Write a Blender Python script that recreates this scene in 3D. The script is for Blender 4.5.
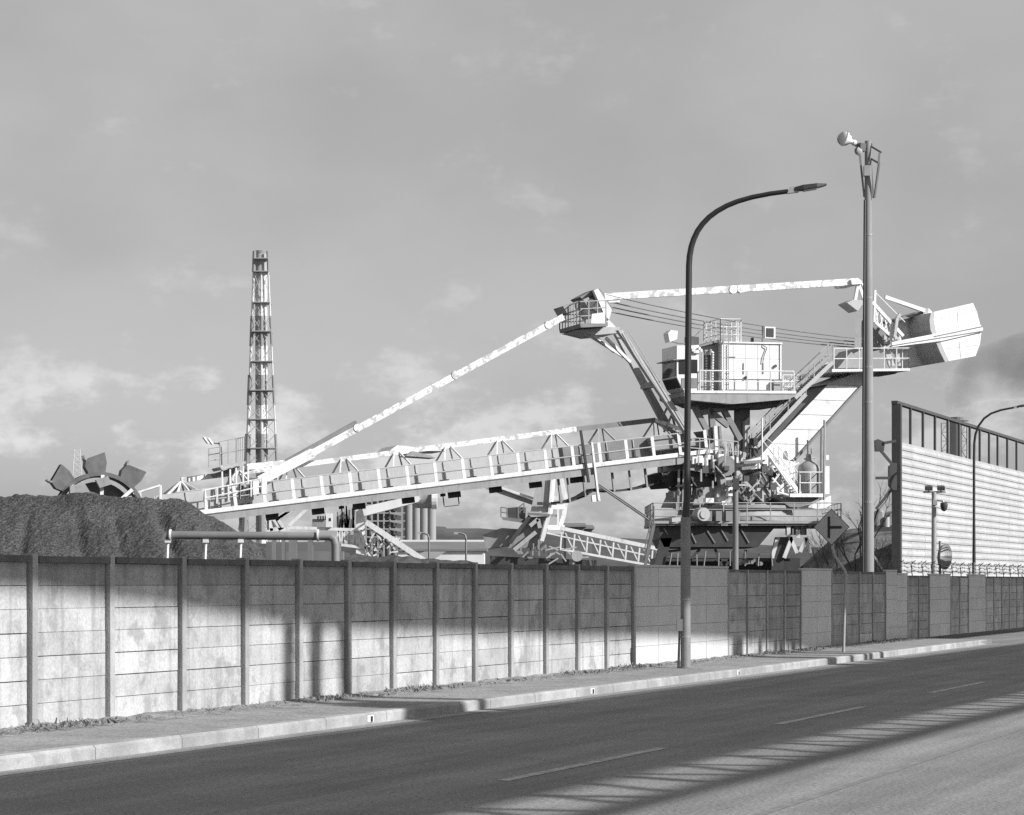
import bpy, bmesh, math, random
from mathutils import Vector, Matrix
random.seed(7)
R = math.radians
for o in list(bpy.data.objects): bpy.data.objects.remove(o)
sc = bpy.context.scene
col = sc.collection

# ---------------------------------------------------------------- camera
F, CX, HY, H = 2550.0, 512.0, 582.0, 1.89        # focal length in pixels, optical axis, horizon row, eye height
cd = bpy.data.cameras.new('camera'); cam = bpy.data.objects.new('camera', cd); col.objects.link(cam)
cd.sensor_width = 36; cd.lens = F/1024*36; cd.shift_y = (HY-407.5)/1024
cd.clip_start = .3; cd.clip_end = 20000
cam.location = (0, 0, H); cam.rotation_euler = (R(90), 0, 0)
sc.camera = cam

# ---------------------------------------------------------------- sun, sky, exposure
SUN_EL = 30.0
TH = Vector((-.87, .49, 0)).normalized()         # horizontal direction the sunlight travels
TS = Vector((TH.x*math.cos(R(SUN_EL)), TH.y*math.cos(R(SUN_EL)), -math.sin(R(SUN_EL))))
ld = bpy.data.lights.new('sun', 'SUN'); ld.energy = 3.4; ld.angle = R(.53); ld.color = (1, 1, 1)
sun = bpy.data.objects.new('sun', ld); col.objects.link(sun)
sun.rotation_euler = TS.to_track_quat('-Z', 'Y').to_euler(); sun.location = (20, -40, 60)

w = bpy.data.worlds.new('World'); sc.world = w; w.use_nodes = True
nt = w.node_tree; nt.nodes.clear(); N = nt.nodes.new; L = nt.links.new
def wnode(t, **k):
    n = N(t)
    for a, b in k.items(): setattr(n, a, b)
    return n
sky = wnode('ShaderNodeTexSky', sky_type='NISHITA', sun_disc=False, sun_elevation=R(SUN_EL),
            sun_rotation=math.atan2(-TH.x, -TH.y), air_density=1.2, dust_density=2.5, ozone_density=1.0)
bw = N('ShaderNodeRGBToBW'); L(sky.outputs[0], bw.inputs[0])
pw = wnode('ShaderNodeMath', operation='POWER'); pw.inputs[1].default_value = .35; L(bw.outputs[0], pw.inputs[0])   # thin high cloud evens the blue out
tc = N('ShaderNodeTexCoord')
mp = N('ShaderNodeMapping'); mp.inputs['Scale'].default_value = (1, 1, 1.7); L(tc.outputs['Generated'], mp.inputs[0])
def wnoise(scale, detail, rough, off):
    m = N('ShaderNodeMapping'); m.inputs['Location'].default_value = off; L(mp.outputs[0], m.inputs[0])
    n = N('ShaderNodeTexNoise'); n.inputs['Scale'].default_value = scale; n.inputs['Detail'].default_value = detail
    n.inputs['Roughness'].default_value = rough; L(m.outputs[0], n.inputs['Vector']); return n
def wrange(src, a, b, c, d):
    m = wnode('ShaderNodeMapRange', interpolation_type='SMOOTHSTEP')
    for i, v in zip((1, 2, 3, 4), (a, b, c, d)): m.inputs[i].default_value = v
    L(src, m.inputs[0]); return m.outputs[0]
def wmath(op, a, b):
    m = wnode('ShaderNodeMath', operation=op)
    for i, v in enumerate((a, b)):
        if isinstance(v, (int, float)): m.inputs[i].default_value = v
        else: L(v, m.inputs[i])
    return m.outputs[0]
sep = N('ShaderNodeSeparateXYZ'); L(tc.outputs['Generated'], sep.inputs[0])
n1 = wnoise(22, 9, .60, (2.35, .4, .9)); n2 = wnoise(6, 5, .5, (1.7, 5.2, 2.1)); n3 = wnoise(70, 6, .6, (.3, 2.2, 4.1))
lump = wmath('ADD', wmath('MULTIPLY', n1.outputs[0], .78), wmath('MULTIPLY', n3.outputs[0], .22))
veil = wrange(n2.outputs[0], .3, .7, -1, 1)
low = wrange(sep.outputs[2], .04, .115, 1, 0)      # cumulus stands thicker towards the horizon
puff = wrange(wmath('SUBTRACT', lump, wmath('SUBTRACT', .555, wmath('MULTIPLY', low, .13))), 0, .15, 0, 1)
cl = wmath('MULTIPLY', puff, wmath('ADD', wmath('MULTIPLY', low, .65), .35))
SKY_K = .166
grad = wmath('ADD', 1.0, wmath('MULTIPLY', low, .12))
base = wmath('MULTIPLY', wmath('MULTIPLY', pw.outputs[0], SKY_K), grad)
v2 = wmath('ADD', wmath('MULTIPLY', veil, .10), 1.0)
base = wmath('MULTIPLY', base, v2)
skyv = wmath('MULTIPLY', base, wmath('ADD', wmath('MULTIPLY', cl, .46), 1.0))
bg = N('ShaderNodeBackground'); bg.inputs[1].default_value = 1.0
out = N('ShaderNodeOutputWorld'); L(skyv, bg.inputs[0]); L(bg.outputs[0], out.inputs[0])
sc.view_settings.view_transform = 'Standard'; sc.view_settings.look = 'None'
sc.view_settings.exposure = .85; sc.view_settings.gamma = 1
sc.cycles.use_denoising = False       # leaves a grain like the film's
sc.cycles.max_bounces = 6; sc.cycles.diffuse_bounces = 3

# ---------------------------------------------------------------- placing
AX = Vector((.3517, .9361, 0)).normalized()       # along the road
NW = Vector((-AX.y, AX.x, 0))                     # across the road, towards the wall
UP = Vector((0, 0, 1))
def RD(s, d, z=0.0): return AX*s + NW*d + UP*z
def P(px, py, Y): return Vector(((px-CX)*Y/F, Y, H+(HY-py)*Y/F))
def depth_on(px, d): return d/(AX.x*1.0 - AX.y*(px-CX)/F) if False else d/(NW.y + NW.x*(px-CX)/F)
def s_on(px, d): Y = depth_on(px, d); return AX.x*(px-CX)/F*Y + AX.y*Y
def gnd(px, py, z=0.0):
    Y = (H-z)*F/(py-HY); return Vector(((px-CX)*Y/F, Y, z))

# ---------------------------------------------------------------- materials (the photograph is black and white: all greys)
def mat(name, v, rough=.6, var=0.0, scale=2.0, bump=0.0, bscale=30.0, metal=0.0, streak=0.0, stain=0.0, stain_v=.1,
        stain_scale=1.5, attr=False, stain_lo=.52, stain_hi=.62, spec=.5, fine=0.0, tracks=0.0, cracks=0.0):
    m = bpy.data.materials.new(name); m.use_nodes = True
    t = m.node_tree; b = t.nodes['Principled BSDF']
    b.inputs['Roughness'].default_value = rough; b.inputs['Metallic'].default_value = metal
    b.inputs['Specular IOR Level'].default_value = spec
    geo = t.nodes.new('ShaderNodeNewGeometry'); pos = geo.outputs['Position']
    def nz(sc_, det=5, vec=None, ro=.6):
        n = t.nodes.new('ShaderNodeTexNoise'); n.inputs['Scale'].default_value = sc_; n.inputs['Detail'].default_value = det
        n.inputs['Roughness'].default_value = ro; t.links.new(vec if vec is not None else pos, n.inputs['Vector']); return n.outputs[0]
    def mr(x, a, bb, c, d):
        n = t.nodes.new('ShaderNodeMapRange'); n.interpolation_type = 'SMOOTHSTEP'
        for i, q in zip((1, 2, 3, 4), (a, bb, c, d)): n.inputs[i].default_value = q
        t.links.new(x, n.inputs[0]); return n.outputs[0]
    def mu(op, a, bb):
        n = t.nodes.new('ShaderNodeMath'); n.operation = op
        for i, q in enumerate((a, bb)):
            if isinstance(q, (int, float)): n.inputs[i].default_value = q
            else: t.links.new(q, n.inputs[i])
        return n.outputs[0]
    cur = None
    val = t.nodes.new('ShaderNodeValue'); val.outputs[0].default_value = v; cur = val.outputs[0]
    if attr:
        a = t.nodes.new('ShaderNodeAttribute'); a.attribute_name = 'tone'; cur = mu('MULTIPLY', cur, a.outputs['Fac'])
    if var: cur = mu('MULTIPLY', cur, mr(nz(scale), .3, .7, 1-var, 1+var))
    if fine: cur = mu('MULTIPLY', cur, mr(nz(bscale, 3), .3, .7, 1-fine, 1+fine))
    if tracks:                     # polished wheel lanes, laid along the road
        dp = t.nodes.new('ShaderNodeVectorMath'); dp.operation = 'DOT_PRODUCT'; dp.inputs[1].default_value = (-.9361, .3517, 0); t.links.new(pos, dp.inputs[0])
        cur = mu('MULTIPLY', cur, mu('ADD', 1.0, mu('MULTIPLY', mu('SINE', mu('MULTIPLY', dp.outputs['Value'], 3.6), 0.0), tracks*.5)))
        mv = t.nodes.new('ShaderNodeMapping'); mv.inputs['Rotation'].default_value = (0, 0, -math.atan2(.9361, .3517)); t.links.new(pos, mv.inputs[0])
        ms = t.nodes.new('ShaderNodeMapping'); ms.inputs['Scale'].default_value = (.12, 2.2, 1); t.links.new(mv.outputs[0], ms.inputs[0])
        cur = mu('MULTIPLY', cur, mr(nz(1.0, 6, ms.outputs[0], .65), .3, .7, 1-tracks, 1+tracks))
    if cracks:
        vo = t.nodes.new('ShaderNodeTexVoronoi'); vo.feature = 'DISTANCE_TO_EDGE'; vo.inputs['Scale'].default_value = cracks
        wv = t.nodes.new('ShaderNodeVectorMath'); wv.operation = 'ADD'; nn = t.nodes.new('ShaderNodeTexNoise'); nn.inputs['Scale'].default_value = 3; nn.inputs['Detail'].default_value = 5; t.links.new(pos, nn.inputs['Vector']); t.links.new(pos, wv.inputs[0]); t.links.new(nn.outputs[1], wv.inputs[1]); t.links.new(wv.outputs[0], vo.inputs['Vector'])
        cur = mu('MULTIPLY', cur, mr(vo.outputs[0], .0, .012, .55, 1))
    if streak:
        mpn = t.nodes.new('ShaderNodeMapping'); mpn.inputs['Scale'].default_value = (5, 5, .35); t.links.new(pos, mpn.inputs[0])
        cur = mu('MULTIPLY', cur, mr(nz(1.0, 6, mpn.outputs[0]), .48, .72, 1, 1-streak))
    if stain:
        k = mu('MULTIPLY', mr(nz(stain_scale, 8, None, .65), stain_lo, stain_hi, 0, 1), stain)
        cur = mu('ADD', mu('MULTIPLY', cur, mu('SUBTRACT', 1.0, k)), mu('MULTIPLY', k, stain_v))
    t.links.new(cur, b.inputs['Base Color'])
    if bump:
        bn = t.nodes.new('ShaderNodeBump'); bn.inputs['Strength'].default_value = bump; bn.inputs['Distance'].default_value = .02
        t.links.new(nz(bscale, 6), bn.inputs['Height']); t.links.new(bn.outputs[0], b.inputs['Normal'])
    return m
M_ = {}
M_['asphalt'] = mat('asphalt', .20, .85, .10, .5, .6, 22, fine=.30, stain=.35, stain_v=.13, stain_scale=.45, stain_lo=.52, stain_hi=.66, tracks=.16)
M_['asphalt_far'] = mat('pavement_asphalt', .26, .85, .14, .8, .5, 24, fine=.28, cracks=.55, stain=.3, stain_v=.15, stain_scale=.9)
M_['kerbstone'] = mat('kerb_concrete', .32, .85, .20, 1.5, .4, 40, attr=True, stain=.5, stain_v=.22, stain_scale=2.2, fine=.1)
M_['line'] = mat('road_paint', .42, .7, .12, 5, .2, 60, stain=.8, stain_v=.17, stain_scale=7, stain_lo=.48, stain_hi=.6)
M_['line_worn'] = mat('worn_road_paint', .22, .8, .1, 5, .2, 60, stain=.97, stain_v=.17, stain_scale=4, stain_lo=.40, stain_hi=.56)
M_['panel_old'] = mat('old_concrete', .42, .88, .15, 1.1, .35, 25, attr=True, streak=.34, stain=.62, stain_v=.19, stain_scale=1.9, fine=.12, stain_lo=.50, stain_hi=.64)
M_['panel_new'] = mat('new_concrete', .51, .85, .05, 1.2, .12, 25, attr=True, streak=.10, stain=.15, stain_v=.3, stain_scale=2.0, fine=.03)
M_['post_conc'] = mat('post_concrete', .32, .88, .14, 2, .3, 30, attr=True, streak=.2, fine=.08)
M_['coping'] = mat('dark_coping', .105, .85, .25, 2.5, .3, 30, fine=.15)
M_['gravel'] = mat('verge_dirt', .23, .95, .35, 3, 1.0, 35, fine=.35)
M_['weed'] = mat('weed', .17, .8, .4, 5)
M_['coal'] = mat('coal', .05, .75, .22, .5, 1.0, 15, fine=.85, spec=.4)
M_['yard'] = mat('yard_ground', .07, .9, .3, .2, .3, 8)
M_['white'] = mat('white_paint', .70, .45, .07, 1.5, streak=.22, stain=.45, stain_v=.28, stain_scale=1.6, stain_lo=.56, stain_hi=.70)
M_['white_clean'] = mat('clean_white_paint', .74, .42, .05, 1.0, streak=.20, stain=.25, stain_v=.35, stain_scale=1.3, stain_lo=.58, stain_hi=.72)
M_['peel'] = mat('peeling_white_paint', .74, .55, .08, 3, stain=.66, stain_v=.22, stain_scale=2.8, stain_lo=.49, stain_hi=.57)
M_['light_grey'] = mat('light_grey_paint', .40, .5, .08, 1.2, streak=.15, stain=.3, stain_v=.25, stain_scale=1.2)
M_['grey'] = mat('grey_paint', .27, .55, .10, 1.2, streak=.18, stain=.3, stain_v=.15, stain_scale=1.5)
M_['mid'] = mat('faded_grey_paint', .18, .55, .12, 1.2, streak=.15)
M_['dark'] = mat('dark_steel', .055, .55, .2, 1.5)
M_['bucket'] = mat('worn_bucket_steel', .10, .6, .2, 2)
M_['black'] = mat('black_rubber', .02, .6, .2, 3)
M_['galv'] = mat('galvanised_steel', .34, .45, .08, 2, metal=.25)
M_['pole'] = mat('dark_brown_paint', .025, .45, .08, 2)
M_['pole_low'] = mat('pale_pole_foot', .21, .5, .1, 4)  # paler lower length of the lamp pole
M_['conc_pole'] = mat('concrete_pole', .26, .8, .06, 1.0, streak=.12)
M_['barrier'] = mat('barrier_white', .49, .5, .06, .5, streak=.16, attr=True, stain=.25, stain_v=.35, stain_scale=.9)
M_['brown'] = mat('brown_frame', .07, .5, .1, 2)
M_['sign'] = mat('sign_face', .42, .45, .03, 3, stain=.2, stain_v=.2, stain_scale=9)
M_['glass'] = mat('dark_glass', .03, .08, spec=.7)
M_['mirror'] = mat('mirror_face', .85, .03, metal=1.0)
M_['lens'] = mat('lamp_lens', .6, .2)
M_['chim'] = mat('chimney_pale', .58, .7, .05, .05)
M_['chim_dark'] = mat('chimney_band', .22, .7, .05, .05)
M_['chim_mid'] = mat('chimney_band_flue', .34, .7, .05, .05)
M_['far_conc'] = mat('far_concrete', .30, .8, .08, .1, streak=.1)
M_['far_dark'] = mat('far_dark', .12, .8, .2, .1)
M_['roof_light'] = mat('pale_roof', .62, .6, .05, .3)
M_['roof_dark'] = mat('dull_roof', .16, .7, .1, .3)
M_['hill'] = mat('scrub_hill', .06, .95, .4, .05)
M_['bark'] = mat('bark', .10, .9, .3, 4)
M_['mound'] = mat('scrubby_mound', .10, .9, .35, .7, .6, 5, fine=.4)
M_['pile2'] = mat('dusty_coal', .05, .85, .3, .6, .6, 6, fine=.35)

# ---------------------------------------------------------------- mesh builder
def wpos(o):
    v = Vector((0, 0, 0))
    while o: v += o.location; o = o.parent
    return v
class MB:
    def __init__(s): s.v = []; s.f = []; s.mi = []; s.tone = []; s.cur = 0; s.t = 1.0
    def add(s, vs, fs):
        b = len(s.v); s.v += [Vector(q) for q in vs]
        for q in fs: s.f.append([b+i for i in q]); s.mi.append(s.cur); s.tone.append(s.t)
        return s
    def prism(s, pts, vec):
        pts = [Vector(p) for p in pts]; vec = Vector(vec); n = len(pts)
        s.add(pts+[p+vec for p in pts], [list(range(n))[::-1], list(range(n, 2*n))]+[[i, (i+1) % n, n+(i+1) % n, n+i] for i in range(n)]); return s
    def box(s, c, ux, uy, uz):       # centre and three half-axis vectors
        c = Vector(c); p = c-ux-uy-uz
        return s.prism([p, p+2*ux, p+2*ux+2*uy, p+2*uy], 2*uz)
    def abox(s, x0, x1, y0, y1, z0, z1):
        return s.prism([(x0, y0, z0), (x1, y0, z0), (x1, y1, z0), (x0, y1, z0)], (0, 0, z1-z0))
    def rbox(s, s0, s1, d0, d1, z0, z1):   # box along the road
        return s.prism([RD(s0, d0, z0), RD(s1, d0, z0), RD(s1, d1, z0), RD(s0, d1, z0)], (0, 0, z1-z0))
    def beam(s, a, b, wd, ht, up=UP):
        a = Vector(a); b = Vector(b); e = (b-a)
        if e.length < 1e-6: return s
        e.normalize(); x = e.cross(up)
        if x.length < 1e-3: x = e.cross(Vector((1, 0, 0)))
        x.normalize(); y = x.cross(e).normalized(); x = x*wd/2; y = y*ht/2
        return s.prism([a-x-y, a+x-y, a+x+y, a-x+y], b-a)
    def tube(s, pts, r, n=8, caps=True):
        pts = [Vector(p) for p in pts]; m = len(pts)
        rs = r if isinstance(r, (list, tuple)) else [r]*m
        vs = []; prev = None
        for i, p in enumerate(pts):
            if i == 0: e = pts[1]-pts[0]
            elif i == m-1: e = pts[-1]-pts[-2]
            else: e = (pts[i+1]-p).normalized()+(p-pts[i-1]).normalized()
            e.normalize()
            if prev is None:
                x = e.cross(UP)
                if x.length < 1e-2: x = e.cross(Vector((1, 0, 0)))
            else: x = prev-e*prev.dot(e)
            x.normalize(); prev = x; y = e.cross(x)
            for k in range(n):
                a = 2*math.pi*k/n; vs.append(p+(x*math.cos(a)+y*math.sin(a))*rs[i])
        fs = [[i*n+k, i*n+(k+1) % n, (i+1)*n+(k+1) % n, (i+1)*n+k] for i in range(m-1) for k in range(n)]
        if caps: fs += [list(range(n))[::-1], list(range((m-1)*n, m*n))]
        return s.add(vs, fs)
    def disc(s, c, axis, r, th, n=24): axis = Vector(axis).normalized(); return s.tube([Vector(c)-axis*th/2, Vector(c)+axis*th/2], r, n)
    def rail(s, pts, h=1.1, gap=1.5, r=.03, mids=1, n=5, up=UP):
        pts = [Vector(p) for p in pts]
        for q in range(1, mids+2):
            k = h*q/(mids+1)
            for a, b in zip(pts, pts[1:]): s.tube([a+up*k, b+up*k], r, n)
        for a, b in zip(pts, pts[1:]):
            m = max(1, round((b-a).length/gap))
            for i in range(m+1): p = a.lerp(b, i/m); s.tube([p, p+up*h], r*1.15, n)
        return s
    def lathe(s, c, axis, prof, n=20):      # profile of (distance along the axis, radius)
        axis = Vector(axis).normalized(); return s.tube([Vector(c)+axis*t for t, _ in prof], [max(q, .001) for _, q in prof], n)
    def build(s, name, m, parent=None, smooth=False, origin=None, bevel=0.0):
        me = bpy.data.meshes.new(name)
        off = wpos(parent) if parent else (Vector(origin) if origin is not None else Vector((0, 0, 0)))
        me.from_pydata([v-off for v in s.v], [], s.f)
        ms = m if isinstance(m, (list, tuple)) else [m]
        for q in ms: me.materials.append(M_[q])
        me.polygons.foreach_set('material_index', s.mi)
        at = me.attributes.new('tone', 'FLOAT', 'FACE'); at.data.foreach_set('value', s.tone)
        bm = bmesh.new(); bm.from_mesh(me); bmesh.ops.recalc_face_normals(bm, faces=bm.faces)
        bm.to_mesh(me); bm.free()
        if smooth:
            for p in me.polygons: p.use_smooth = True
        o = bpy.data.objects.new(name, me); col.objects.link(o)
        if parent: o.parent = parent
        elif origin is not None: o.location = off
        if smooth:
            md = o.modifiers.new('edges', 'EDGE_SPLIT'); md.split_angle = R(40)
        if bevel:
            md = o.modifiers.new('bevel', 'BEVEL'); md.width = bevel; md.segments = 2; md.limit_method = 'ANGLE'
        return o
def build_each(g, name, m, parent, **k):            # every loose piece of the builder becomes a part of its own
    par = list(range(len(g.v)))
    def fd(i):
        while par[i] != i: par[i] = par[par[i]]; i = par[i]
        return i
    for q in g.f:
        for i in q[1:]: par[fd(i)] = fd(q[0])
    gr = {}
    for j, q in enumerate(g.f): gr.setdefault(fd(q[0]), []).append(j)
    for fs in gr.values():
        h = MB(); mp_ = {}
        for j in fs:
            for i in g.f[j]:
                if i not in mp_: mp_[i] = len(h.v); h.v.append(g.v[i])
            h.f.append([mp_[i] for i in g.f[j]]); h.mi.append(g.mi[j]); h.tone.append(g.tone[j])
        h.build(name, m, parent, **k)
def tag(o, label, cat, group=None, kind=None):
    o['label'] = label; o['category'] = cat
    if group: o['group'] = group
    if kind: o['kind'] = kind
    return o
def structure(o, label=None, kind='structure'):
    o['kind'] = kind; o['label'] = label or o.name; o['category'] = o.name.replace('_', ' '); return o
def empty(name, loc, label, cat, group=None):
    o = bpy.data.objects.new(name, None); col.objects.link(o); o.location = loc; o.empty_display_size = .3
    return tag(o, label, cat, group)

# ================================================================ SETTING
g = MB(); g.add([(-9000, -3000, -.06), (9000, -3000, -.06), (9000, 9000, -.06), (-9000, 9000, -.06)], [[0, 1, 2, 3]])
structure(g.build('ground', 'yard'), 'dark bare yard ground stretching to the horizon')
WD, KD, ND = 16.06, 13.70, 2.4                       # wall, kerb and near kerb distances from the lens
S_END = s_on(993, KD)                                # where the raised pavement stops
# road as a finely cut sheet
g = MB()
for i in range(60): a = -60+i*14; g.add([RD(a, ND), RD(a+14, ND), RD(a+14, KD+.0), RD(a, KD+.0)], [[0, 1, 2, 3]])
g.add([RD(S_END, KD), RD(780, KD), RD(780, WD-.02), RD(S_END, WD-.02)], [[0, 1, 2, 3]])
structure(g.build('road', 'asphalt'), 'worn grey two lane asphalt road')
g = MB(); g.rbox(-60, S_END-.25, KD+.2, WD+.3, -.05, .146)
structure(g.build('pavement', 'asphalt_far'), 'narrow asphalt pavement between kerb and concrete wall')
g = MB(); g.rbox(-60, 400, -3.5, ND-.2, -.05, .146)
structure(g.build('near_pavement', 'asphalt_far'), 'near pavement on the viewer side of the road')
# kerb stones
g = MB(); a = -60.0
while a < S_END-.2:
    b = min(a+1.95, S_END); g.t = random.uniform(.86, 1.08); g2 = .012
    e = .03
    if b > S_END-.3:
        g.prism([RD(a, KD, -.05), RD(b, KD+.05, -.05), RD(b, KD+.05, .10), RD(b-.1, KD+.02, .15), RD(a, KD+e, .154), RD(a, KD, .12)], NW*.2)
    else:
        g.prism([RD(a+g2, KD, -.05), RD(a+g2, KD, .12), RD(a+g2, KD+e, .152), RD(a+g2, KD+.2, .152), RD(a+g2, KD+.2, -.05)], AX*(b-a-g2))
    a = b
g.t = .5; g.rbox(-60, S_END-.2, KD+.02, KD+.19, -.05, .11)
structure(g.build('kerb', 'kerbstone'), 'pale concrete kerb stones along the far pavement')
g = MB(); a = -60.0
while a < 300:
    g.t = random.uniform(.9, 1.05); g.rbox(a+.01, a+1.95, ND-.2, ND, -.05, .152); a += 1.95
structure(g.build('near_kerb', 'kerbstone'), 'pale kerb stones on the viewer side')
# paler strip of road at the kerb foot
g = MB(); g.add([RD(-60, KD-.32, .004), RD(S_END, KD-.32, .004), RD(S_END, KD, .004), RD(-60, KD, .004)], [[0, 1, 2, 3]])
structure(g.build('kerb_strip', 'asphalt_far'), 'paler strip along the kerb foot')
# centre dashes and the near edge line
d0 = 8.6; first = s_on(503, d0)
g = MB()
for k in range(-4, 40):
    a = AX*0; s0 = gnd(503, 781).dot(AX)+k*10.27
    g.add([RD(s0, d0-.07, .004), RD(s0+5.1, d0-.07, .004), RD(s0+5.1, d0+.07, .004), RD(s0, d0+.07, .004)], [[0, 1, 2, 3]])
structure(g.build('centre_line', 'line'), 'worn white centre dashes')
g = MB(); g.add([RD(-60, 5.36, .004), RD(500, 5.36, .004), RD(500, 5.45, .004), RD(-60, 5.45, .004)], [[0, 1, 2, 3]])
structure(g.build('edge_line', 'line_worn'), 'almost worn away edge line on the near lane')
# dirt along the foot of the wall
g = MB(); n = 240; vs = []
for i in range(n+1):
    s_ = 18+i*(S_END-20)/n
    wv = .30+.16*math.sin(s_*.9)+random.uniform(-.1, .14); hh = .02+random.uniform(-.015, .02)
    vs += [RD(s_, WD-.62-wv*.4, .143), RD(s_, WD-.4-wv*.25, .150+hh*.25), RD(s_, WD-.16, .155+hh), RD(s_, WD+.05, .17+hh)]
g.add(vs, [[i*4+k, i*4+4+k, i*4+5+k, i*4+1+k] for i in range(n) for k in range(3)])
structure(g.build('verge', 'gravel', smooth=False), 'strip of dirt at the foot of the wall')
# weeds and dead leaves
g = MB()
for i in range(9000):
    s_ = random.uniform(20, S_END-1); clump = max(0, math.sin(s_*1.7)+math.sin(s_*.53+1)+.25*random.random())
    if random.random() > .25+.5*clump: continue
    p = RD(s_, WD-random.triangular(.05, .75, .16), .165); hgt = random.uniform(.008, .045)*(1+.9*clump*random.random()); a = random.uniform(0, 6.3)
    e = Vector((math.cos(a), math.sin(a), 0))*random.uniform(.004, .018); ln = Vector((random.uniform(-.08, .08), random.uniform(-.08, .08), hgt))
    g.add([p-e, p+e, p+ln+e*.4, p+ln*.9-e*.6], [[0, 1, 2, 3]])
structure(g.build('weeds', 'weed'), 'dry weeds and leaf litter along the wall foot', 'stuff')

# hill far behind
def ridge(name, pts, Y, depth, m, label):
    g = MB(); vs = []; k = 10
    for (px, py) in pts:
        for j in range(k+1):
            q = P(px, py, Y); tt = j/k; z = (q.z+.5)*(1-(tt)**2)-.5
            vs.append((q.x, q.y-depth*tt+random.uniform(-1, 1)*depth*.02, z*random.uniform(.97, 1.02)))
        q = P(px, py, Y); vs.append((q.x, q.y+depth, -.5))
    m_ = k+2
    g.add(vs, [[i*m_+j, i*m_+j+1, (i+1)*m_+j+1, (i+1)*m_+j] for i in range(len(pts)-1) for j in range(k)]+[[i*m_, (i+1)*m_, (i+1)*m_+k+1, i*m_+k+1] for i in range(len(pts)-1)])
    return structure(g.build(name, m, smooth=True), label)

# ================================================================ BOUNDARY WALL
posts = [30, 108, 180, 243, 297, 346, 391, 434, 473, 509, 544, 576, 605, 631.7, 657, 682, 705, 727, 746.5, 766, 783.6, 800, 816, 830.7, 845, 858.6, 872, 884.7, 896, 906.6, 918, 928.5, 939, 949.7, 959, 967.7, 976.4, 985]
PS = [s_on(p, WD) for p in posts]
PS = [PS[0]-3*1.84, PS[0]-2*1.84, PS[0]-1.84]+PS+[PS[-1]+1.66*k for k in range(1, 10)]
I0 = 3
OLD_END = I0+13
old_wall = empty('boundary_wall', RD(PS[0], WD, .15), 'long weathered concrete panel wall with dark coping beneath the coal pile', 'wall')
new_wall = empty('boundary_wall', RD(PS[OLD_END], WD, .15), 'patchwork concrete wall of pale and dark bays behind the street lamp', 'wall')
light_bays = {13, 14, 15, 16, 22, 23-1, 28-0, 29, 32-1, 32, 36-0, 37-1, 35}
light_bays = {13, 14, 15, 16, 21, 22, 27, 28, 31, 32, 35, 36}
ZT = 2.20
def zt_of(i): return 2.20 if i-I0 < 28 else 2.11
def bay(i, wall, light):
    s0, s1 = PS[i], PS[i+1]; g = MB(); ZT = zt_of(i)
    if light:
        hgt = (ZT-.15)/5
        for r in range(5):
            g.t = random.uniform(.96, 1.04); o = random.uniform(-.004, .004)
            g.rbox(s0+.012, s1-.012, WD-.03+o, WD+.03, .15+r*hgt+.004, .15+(r+1)*hgt-.004)
        g.t = .9; g.rbox(s0+.005, s1-.005, WD-.045, WD+.05, ZT+.002, ZT+.05)
        g.t = .35; g.rbox(s0-.0, s1+.0, WD-.02, WD+.02, .15, ZT)
        return g.build('panel', 'panel_new', wall)
    hgt = (ZT-.072-.15)/7; bt = random.uniform(.88, 1.06)
    if i-I0 in (19, 20): bt *= .74
    elif i-I0 in (23, 24, 25, 26, 29, 30, 33): bt *= .84
    for r in range(7):
        g.t = bt*random.uniform(.90, 1.06)
        if r == 6: g.t *= .8
        if i-I0 == 25 and r == 0: g.t = 1.2
        if i-I0 == 34 and r > 4: g.t = 1.1
        o = random.uniform(-.006, .006); z0 = .15+r*hgt; tl = random.uniform(-.006, .006)
        a, b, c, d = z0+.003, z0+hgt-.003, WD+o*.6, WD+o
        pr = [RD(s0+.05, c-.02, a+.005), RD(s0+.05, c-.02, b-.006+tl), RD(s0+.05, c-.012, b+tl), RD(s0+.05, c+.035, b), RD(s0+.05, c+.035, a), RD(s0+.05, c-.012, a)]
        g.prism(pr, AX*(s1-s0-.16))
    g.t = .3; g.rbox(s0+.05, s1-.05, WD+.038, WD+.06, .15, ZT-.12)
    return g.build('panel', 'panel_old', wall)
for i in range(len(PS)-1):
    wall = old_wall if i < OLD_END else new_wall
    light = (i-I0) in light_bays
    b_ = bay(i, wall, light)
    if i >= OLD_END: b_['label'] = 'pale smooth newer panel' if light else 'dark weathered panel'
for i in range(len(PS)):
    wall = old_wall if i <= OLD_END else new_wall
    k = i-I0; ZT = zt_of(i)
    g = MB(); g.t = random.uniform(.85, 1.15)
    if (k in light_bays and k-1 in light_bays): 
        g.rbox(PS[i]-.011, PS[i]+.011, WD-.022, WD, .15, ZT-.02); g.t = .5; g.build('post', 'post_conc', wall); continue
    if k > 13: g.t *= 1.1
    wd_ = .065 if i <= OLD_END else .042
    ln = random.uniform(-.012, .012)
    dn = WD-(.075 if i <= OLD_END else .05); s_ = PS[i]
    g.prism([RD(s_-wd_, dn+.004, .14), RD(s_-wd_+.006, dn, .14), RD(s_+wd_-.015, dn, .14), RD(s_+wd_, dn+.015, .14), RD(s_+wd_, WD+.06, .14), RD(s_-wd_, WD+.06, .14)], AX*ln+UP*(ZT-.15+(.04 if k <= 13 else -.01)))
    g.build('post', 'post_conc', wall)
ZT = 2.20
g = MB()
for i in range(OLD_END):
    o = random.uniform(-.006, .006)
    g.rbox(PS[i]+.085, PS[i+1]-.085, WD-.085+o, WD+.075, ZT-.076+o, ZT+.002+o)
g.build('coping', 'coping', old_wall)
g = MB()
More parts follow.
